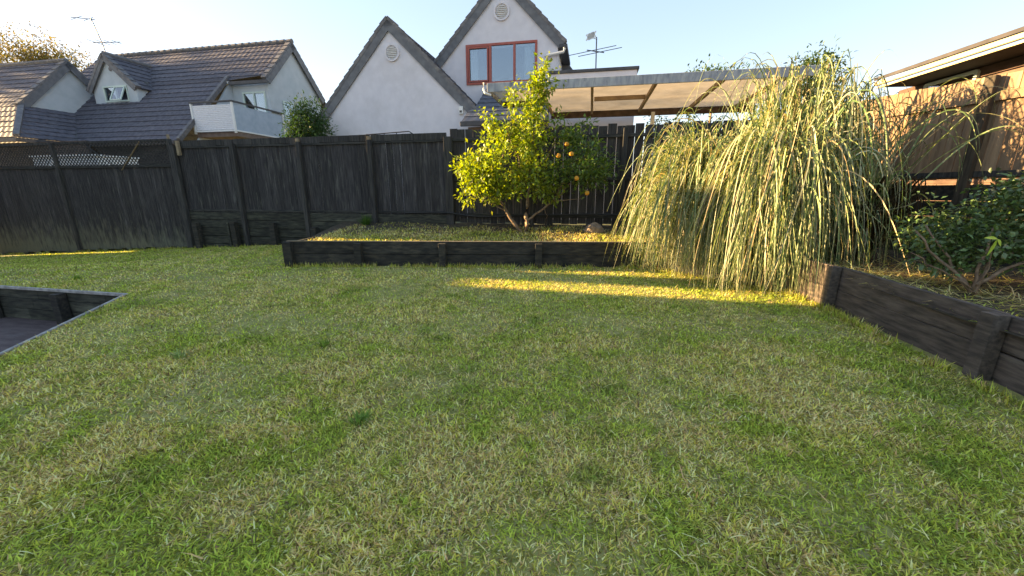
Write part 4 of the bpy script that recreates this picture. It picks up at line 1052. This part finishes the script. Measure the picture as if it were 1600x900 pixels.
C = np.concatenate([ell(72, TT(-.15, 1.95, .1), (.55, .45, .50)), ell(30, TT(.15, 1.8, .1), (.38, .3, .28)), ell(24, TT(-.45, 2.45, .15), (.35, .3, .22)), shoot(TT(-.5, 2.5, .1), TT(.05, 2.85, .1), 10, .05), shoot(TT(-.8, 2.5, .1), TT(-.75, 3.0, .1), 6, .04), ell(22, TT(-.65, 1.75, 0), (.3, .3, .35))])
tag(leaf_cloud(0, C, 12, .075, .11, .05, (.10, .17, .04), .40, 'crown', M['leaf'], ct), 'right crown half with its shade painted as darker green, carrying the oranges', kind='stuff')  # leaf colour darkened to paint the shade on this half
for (u, z, dv) in ((-.53, 2.33, -.30), (-.68, 2.10, -.42), (-.42, 2.13, -.42), (-.30, 1.66, -.42), (-.08, 1.37, -.30)):
    bm = bmesh.new(); bmesh.ops.create_icosphere(bm, subdivisions=2, radius=.050); me = bpy.data.meshes.new('orange'); bm.to_mesh(me); bm.free()
    me.polygons.foreach_set('use_smooth', [True] * len(me.polygons)); o = link('orange', me, M['orange'], ct); o.location = T(u, z, dv) - tb; o.rotation_euler = (random.random(), 0, 0); o.scale = (1, 1, .92)

# dark shrub at the right
sc_ = Vector((4.60, 3.72, .45))
sh = thing('dark_green_shrub', 'dark green glossy shrub with spreading woody stems at the right edge', 'shrub', sc_)
mb = MB()
for a, b, r in (((0, 0, -.03), (-.35, .35, .55), .018), ((0, 0, -.03), (-.1, .5, .6), .016), ((.02, 0, -.03), (.45, .3, .55), .024), ((.02, 0, .05), (.75, -.05, .5), .02), ((0, 0, 0), (.15, .1, .6), .016), ((-.02, 0, .02), (-.55, .15, .35), .01), ((.3, .1, .3), (1.0, .2, .6), .012)):
    branchtube(mb, sc_ + Vector(a), sc_ + Vector(b), r, r * .5, .04)
mb.build('stem', M['bark'], sh, smooth=True)
C = np.concatenate([ell(110, (4.92, 4.30, 1.02), (.50, .5, .28), .3), ell(150, (5.5, 4.05, 1.18), (.65, .6, .36), .3), ell(90, (5.95, 3.9, 1.2), (.5, .5, .40), .3), ell(40, (4.72, 4.15, .86), (.34, .3, .2), .3), ell(40, (5.15, 4.0, 1.40), (.4, .4, .16), .3), ell(55, (4.95, 3.85, .86), (.45, .3, .2), .2), ell(30, (4.62, 4.0, .74), (.28, .25, .16), .2)])
tag(leaf_cloud(0, C, 11, .062, .066, .036, (.085, .15, .05), .5, 'crown', M['dleaf'], sh), kind='stuff')
# a bright young leaf pair
mb = MB(); c = Vector((4.42, 3.50, .98))
def bigleaf(a, d, L, w):
    d = d.normalized(); s_ = d.cross(Vector((.2, -1, .1))).normalized(); n_ = s_.cross(d); vs = []; fs = []
    for i in range(6):
        f = i / 5; ww = w * math.sin(math.pi * min(.97, f * .92 + .04)); p = a + d * L * f - Z * .25 * L * f * f
        vs += [p - s_ * ww / 2 + n_ * ww * .15, p, p + s_ * ww / 2 + n_ * ww * .15]
    for i in range(5):
        for q in range(2): fs.append((3 * i + q, 3 * i + q + 1, 3 * i + q + 4, 3 * i + q + 3))
    return vs, fs
M['lime'] = mat('lime_green_leaf', (.30, .46, .05), (.36, .52, .08), 10, .4)
yp = thing('young_leaf_sprout', 'bright lime green sprout of two leaves in front of the dark shrub', 'plant', Vector((4.5, 3.6, .45)))
for d, L, w in ((Vector((-.25, .1, -.9)), .13, .045), (Vector((-1, 0, .35)), .13, .03), (Vector((.5, 0, -.5)), .07, .035)):
    mb = MB(); mb.add(*bigleaf(c, d, L, w)); mb.build('leaf', M['lime'], yp, smooth=True)
mb = MB(); branchtube(mb, (4.5, 3.6, .42), c, .005, .003, .02); mb.build('stem', M['bark'], yp)

# round shrub behind the fence by the balcony
def bush(name, label, c, rad, ncl, per, L, wd, col, m='bleaf', trunk=None, cat='shrub', jitter=.4, spread=.12, shell=.5, base=None, extra=()):
    t = thing(name, label, cat, base or Vector((c[0], c[1], .35)))
    mb = MB(); branchtube(mb, t.location, c, .12 if trunk is None else trunk, .05, .1)
    if trunk:
        for k in range(7):
            a = k * 2.4; branchtube(mb, Vector(c) - Z * rad[2] * .5, Vector(c) + Vector((math.cos(a) * rad[0] * .7, math.sin(a) * rad[1] * .7, rad[2] * random.uniform(-.1, .6))), trunk * .5, .02, .1)
    mb.build('trunk', M['bark'], t, smooth=True)
    C = ell(ncl, c, rad, shell)
    for (dc, dr, nn) in extra: C = np.concatenate([C, ell(nn, (c[0] + dc[0], c[1] + dc[1], c[2] + dc[2]), dr, shell)])
    tag(leaf_cloud(0, C, per, spread, L, wd, col, jitter, 'crown', M[m], t), kind='stuff')
p = W(-10.75, 14.0, 3.75)
bush('rounded_shrub', 'dense rounded green shrub standing between the two neighbouring houses', (p.x, p.y, 3.55), (.80, .7, 1.25), 520, 12, .13, .05, (.045, .10, .03), shell=.35, extra=(((-.45, 0, -.3), (.5, .5, .8), 120),))
# trees far behind (the first is unseen, added only to dapple the left roofs with shade)
p = W(-48, 17.0, 11.0)
bush('leafy_tree', 'unseen leafy tree added far left of the garden to shade the tiled roofs', (p.x, p.y, 11.0), (3.0, 4.8, 5.2), 620, 10, .34, .17, (.08, .12, .04), trunk=.25, cat='tree', spread=.34, shell=.15)
def far_tree(px_u, v, z, rad, name, label, col, ncl, L, spread, shell=.3, extra=()):
    p = W(px_u, v, z); bush(name, label, (p.x, p.y, z), rad, ncl, 10, L, L * .45, col, trunk=.12, cat='tree', spread=spread, shell=shell, extra=extra)
far_tree(-43.3, 26, 11.6, (3.2, 3, 2.0), 'thin_leaved_tree', 'tall thin leaved tree glowing in the sun beyond the left roof', (.20, .15, .05), 420, .22, .32, .1, (((-4, 0, -.3), (3, 3, 2.2), 300), ((2.6, 0, -1.4), (1.6, 2, 1.3), 160)))
far_tree(6.1, 24, 6.95, (1.9, 1.6, .85), 'round_tree', 'dark green treetop showing above the carport roof behind the grass arcs', (.05, .10, .03), 200, .22, .22)
far_tree(10.6, 24, 7.0, (1.5, 1.5, 1.2), 'dense_tree', 'dark treetop rising above the right end of the carport roof', (.05, .095, .03), 220, .22, .22, .3, (((-1.5, 0, -.8), (1.2, 1.2, .6), 80),))
p = W(5.5, 16.5, 2.2)
bush('tall_hedge', 'dark green hedge in the shade beneath the carport roof behind the striped grass', (p.x, p.y, 2.3), (3.0, .8, 1.75), 600, 10, .2, .09, (.04, .075, .03), spread=.2, shell=.3, extra=(((2.5, -.5, -.2), (1.6, .8, 1.5), 250), ((-2.0, .4, .1), (1.3, .6, 1.7), 260)))
far_tree(3.0, 19, 3.2, (1.0, 1.2, 1.6), 'leafy_tree', 'grey green tree seen in the gap right of the white wall under the carport', (.10, .13, .06), 160, .18, .2)

# ------------------------------------------------------------------ striped ornamental grass
def ribbon_set(bx, by, bz, az, reach, hpk, tp, zend, width, col, S=17, calm=None):
    n = len(bx); V = np.zeros((n, S, 2, 3)); AL = np.zeros((n, S, 2))
    f = np.linspace(0, 1, S)[None, :]
    out = reach[:, None] * (1 - (1 - f) ** 1.8) * .75 + reach[:, None] * .25 * f
    tp_ = tp[:, None]
    up = np.where(f < tp_, hpk[:, None] * (1 - (1 - f / tp_) ** 2), hpk[:, None] + (zend - hpk)[:, None] * ((f - tp_) / (1 - tp_)) ** 1.8)
    sw = rng.normal(0, .24, n)[:, None] * f ** 2 * reach[:, None] + rng.uniform(.01, .045, n)[:, None] * (1 if calm is None else calm[:, None]) * np.sin(f * rng.uniform(4, 11, n)[:, None] + rng.random(n)[:, None] * 6) * f
    ca, sa_ = np.cos(az)[:, None], np.sin(az)[:, None]
    X = bx[:, None] + ca * out - sa_ * sw; Y = by[:, None] + sa_ * out + ca * sw; Zz = bz[:, None] + up
    Zz = np.maximum(Zz, .02 + .03 * rng.random(n)[:, None])
    # twist the ribbon
    tw = (rng.random(n) * 2 * np.pi)[:, None] + f * rng.normal(0, 1.4, n)[:, None]
    wv = (width[:, None] * (1 - f ** 3) * .5 + .001)
    # tangent
    T_ = np.stack([np.gradient(X, axis=1), np.gradient(Y, axis=1), np.gradient(Zz, axis=1)], 2); T_ /= np.linalg.norm(T_, axis=2)[..., None] + 1e-9
    s1 = np.stack([-sa_ + 0 * X, ca + 0 * X, 0 * X], 2); s2 = np.cross(T_, s1)
    sd_ = s1 * np.cos(tw * .5)[..., None] + s2 * np.sin(tw * .5)[..., None]
    P_ = np.stack([X, Y, Zz], 2)
    V[:, :, 0] = P_ - sd_ * wv[..., None]; V[:, :, 1] = P_ + sd_ * wv[..., None]
    seg = np.linalg.norm(np.diff(P_, axis=1), axis=2); ln = np.concatenate([np.zeros((n, 1)), np.cumsum(seg, 1)], 1)
    al = ln / .17 + rng.random(n)[:, None] * 7; AL[:, :, 0] = al; AL[:, :, 1] = al
    return V, AL, np.repeat(col, S * 2, 0), P_
def striped_grass(name, label, cx, cy, rx, ry, n, hmean, reach_mean, nleaf=100, fronts=.5, fdir=-np.pi * .62, nt=16, arcs=12, side=0):
    t = thing(name, label, 'ornamental grass', Vector((cx, cy, .45)))
    # tillers: tufts with their own lean and height, so that the mass breaks into locks
    ta = rng.random(nt) * 2 * np.pi; tr = np.sqrt(rng.random(nt)); tx = cx + np.cos(ta) * tr * rx; ty = cy + np.sin(ta) * tr * ry
    th = rng.uniform(.62, 1.12, nt); tl = ta + rng.normal(0, .6, nt)
    fm = rng.random(nt) < fronts; tl[fm] = rng.normal(fdir, .55, fm.sum())
    k = rng.integers(0, nt, n)
    bx = tx[k] + rng.normal(0, .06, n); by = ty[k] + rng.normal(0, .06, n); bz = np.full(n, .42)
    az = tl[k] + rng.normal(0, .62, n); q = rng.random(n)
    h = hmean * th[k] * rng.uniform(.45, 1.12, n); reach = reach_mean * rng.uniform(.45, 1.25, n); tp = rng.uniform(.38, .62, n)
    zend = np.where(rng.random(n) < .5, rng.uniform(-.44, .1, n), rng.uniform(-.1, .9, n))
    mid = q < .30; zend[mid] = h[mid] * rng.uniform(.25, .85, mid.sum()); reach[mid] *= .75
    low = q > .88; h[low] *= .55; az[low] = rng.random(low.sum()) * 6.283
    ar = np.zeros(n, bool); ar[:arcs] = True
    h[ar] = hmean * rng.uniform(1.08, 1.27, arcs); reach[ar] = rng.uniform(.9, 1.9, arcs); zend[ar] = h[ar] * rng.uniform(.35, .8, arcs); tp[ar] = rng.uniform(.45, .62, arcs); az[ar] = rng.choice([3.3, -.1, 3.0, .4, -2.6], arcs) + rng.normal(0, .3, arcs)
    if side:
        e = np.arange(arcs, arcs + side); az[e] = rng.normal(.05, .55, side); h[e] = rng.uniform(1.7, 2.45, side); reach[e] = rng.uniform(.9, 1.9, side); zend[e] = h[e] * rng.uniform(.6, .98, side); tp[e] = rng.uniform(.5, .85, side)
    sk = (rng.random(n) < .26) & ~ar
    if side: sk[:arcs + side] = False
    if fdir < -2: az[sk] = rng.normal(fdir, .42, sk.sum()); reach[sk] = reach_mean * rng.uniform(.85, 1.3, sk.sum()); h[sk] = hmean * rng.uniform(.5, 1.0, sk.sum()); zend[sk] = rng.uniform(-.46, -.2, sk.sum()); tp[sk] = rng.uniform(.32, .5, sk.sum())
    w = rng.uniform(.010, .019, n); w[ar] = .011
    base = np.array([.21, .285, .12]); pale = np.array([.40, .41, .27]); grn = np.array([.10, .175, .065]); strw = np.array([.46, .35, .21])
    m1 = rng.random(n)[:, None]; col = np.where(m1 < .38, base, np.where(m1 < .58, pale, np.where(m1 < .90, grn, strw))) * rng.uniform(.45, 1.3, n)[:, None] * rng.uniform(.6, 1.2, nt)[k][:, None]
    V, AL, colr, P_ = ribbon_set(bx, by, bz, az, reach, h, tp, zend, w, col, calm=np.where(ar, .1, 1.0))
    S = 17; quads = [(2 * k, 2 * k + 1, 2 * k + 3, 2 * k + 2) for k in range(S - 1)]
    near = np.concatenate([np.arange(arcs), np.setdiff1d(np.argsort(P_[:, S // 2 + 2, 1]), np.arange(arcs), assume_unique=False)[:0]])
    order = np.argsort(P_[:, S // 2 + 2, 1]); order = order[order >= arcs + side * 0][:nleaf - arcs]; near = np.concatenate([near, order]).astype(int)
    mask = np.ones(n, bool); mask[near] = False
    colr = colr.reshape(n, S * 2, 3); AL = AL.reshape(n, S * 2); V = V.reshape(n, S * 2, 3)
    o = mesh_np('leaves', V[mask].reshape(-1, 3), S * 2, 0, quads, colr[mask].reshape(-1, 3), M['zebra'], t, AL[mask].ravel()); o['kind'] = 'stuff'
    # dark core of ribbons that paints shade into the gaps of the clump
    nd = 900; a = rng.random(nd) * 6.283; r = np.sqrt(rng.random(nd)); V2, AL2, c2, _ = ribbon_set(cx + np.cos(a) * r * (rx + .12), cy + np.sin(a) * r * (ry + .12), np.full(nd, .38), a + rng.normal(0, .5, nd), rng.uniform(.15, .55, nd), hmean * rng.uniform(.35, .72, nd), rng.uniform(.7, .95, nd), hmean * rng.uniform(.1, .5, nd), rng.uniform(.02, .035, nd), np.array([.045, .035, .02])[None] * rng.uniform(.5, 1.6, nd)[:, None])
    o2 = mesh_np('shade_core', V2.reshape(-1, 3), S * 2, 0, quads, c2, M['turf'], t); o2['kind'] = 'stuff'
    for i in near:
        mesh_np('leaf', V[i], S * 2, 0, quads, colr[i], M['zebra'], t, AL[i])
    return t
striped_grass('striped_grass', 'left clump of arching banded grass spilling over the bed wall beside the black fence', 3.62, 7.10, .50, .46, 2500, 1.85, 1.12, nleaf=110, arcs=12, nt=30, fdir=-np.pi * .75)
striped_grass('striped_grass', 'middle clump of banded grass hanging over the timber corner to the lawn', 4.15, 6.15, .38, .35, 2100, 1.80, 1.08, nleaf=80, arcs=4, fdir=-np.pi * .80, fronts=.75, nt=28)
striped_grass('striped_grass', 'tallest clump of banded grass at the back with loose arcs against the sky', 4.80, 6.75, .40, .40, 2200, 2.42, .85, nleaf=110, fronts=.4, arcs=26, nt=26)
striped_grass('striped_grass', 'small right clump of banded grass leaning onto the brown paling fence', 4.95, 5.85, .25, .25, 900, 1.7, .62, nleaf=90, fronts=.5, nt=12, arcs=8, side=46, fdir=-np.pi * .5)
for o in [q for q in scene.objects if q.get('category') == 'ornamental grass']: o['group'] = 'clumps of banded ornamental grass'
for o in [q for q in scene.objects if q.get('category') == 'retaining wall']: o['group'] = 'low timber retaining walls'
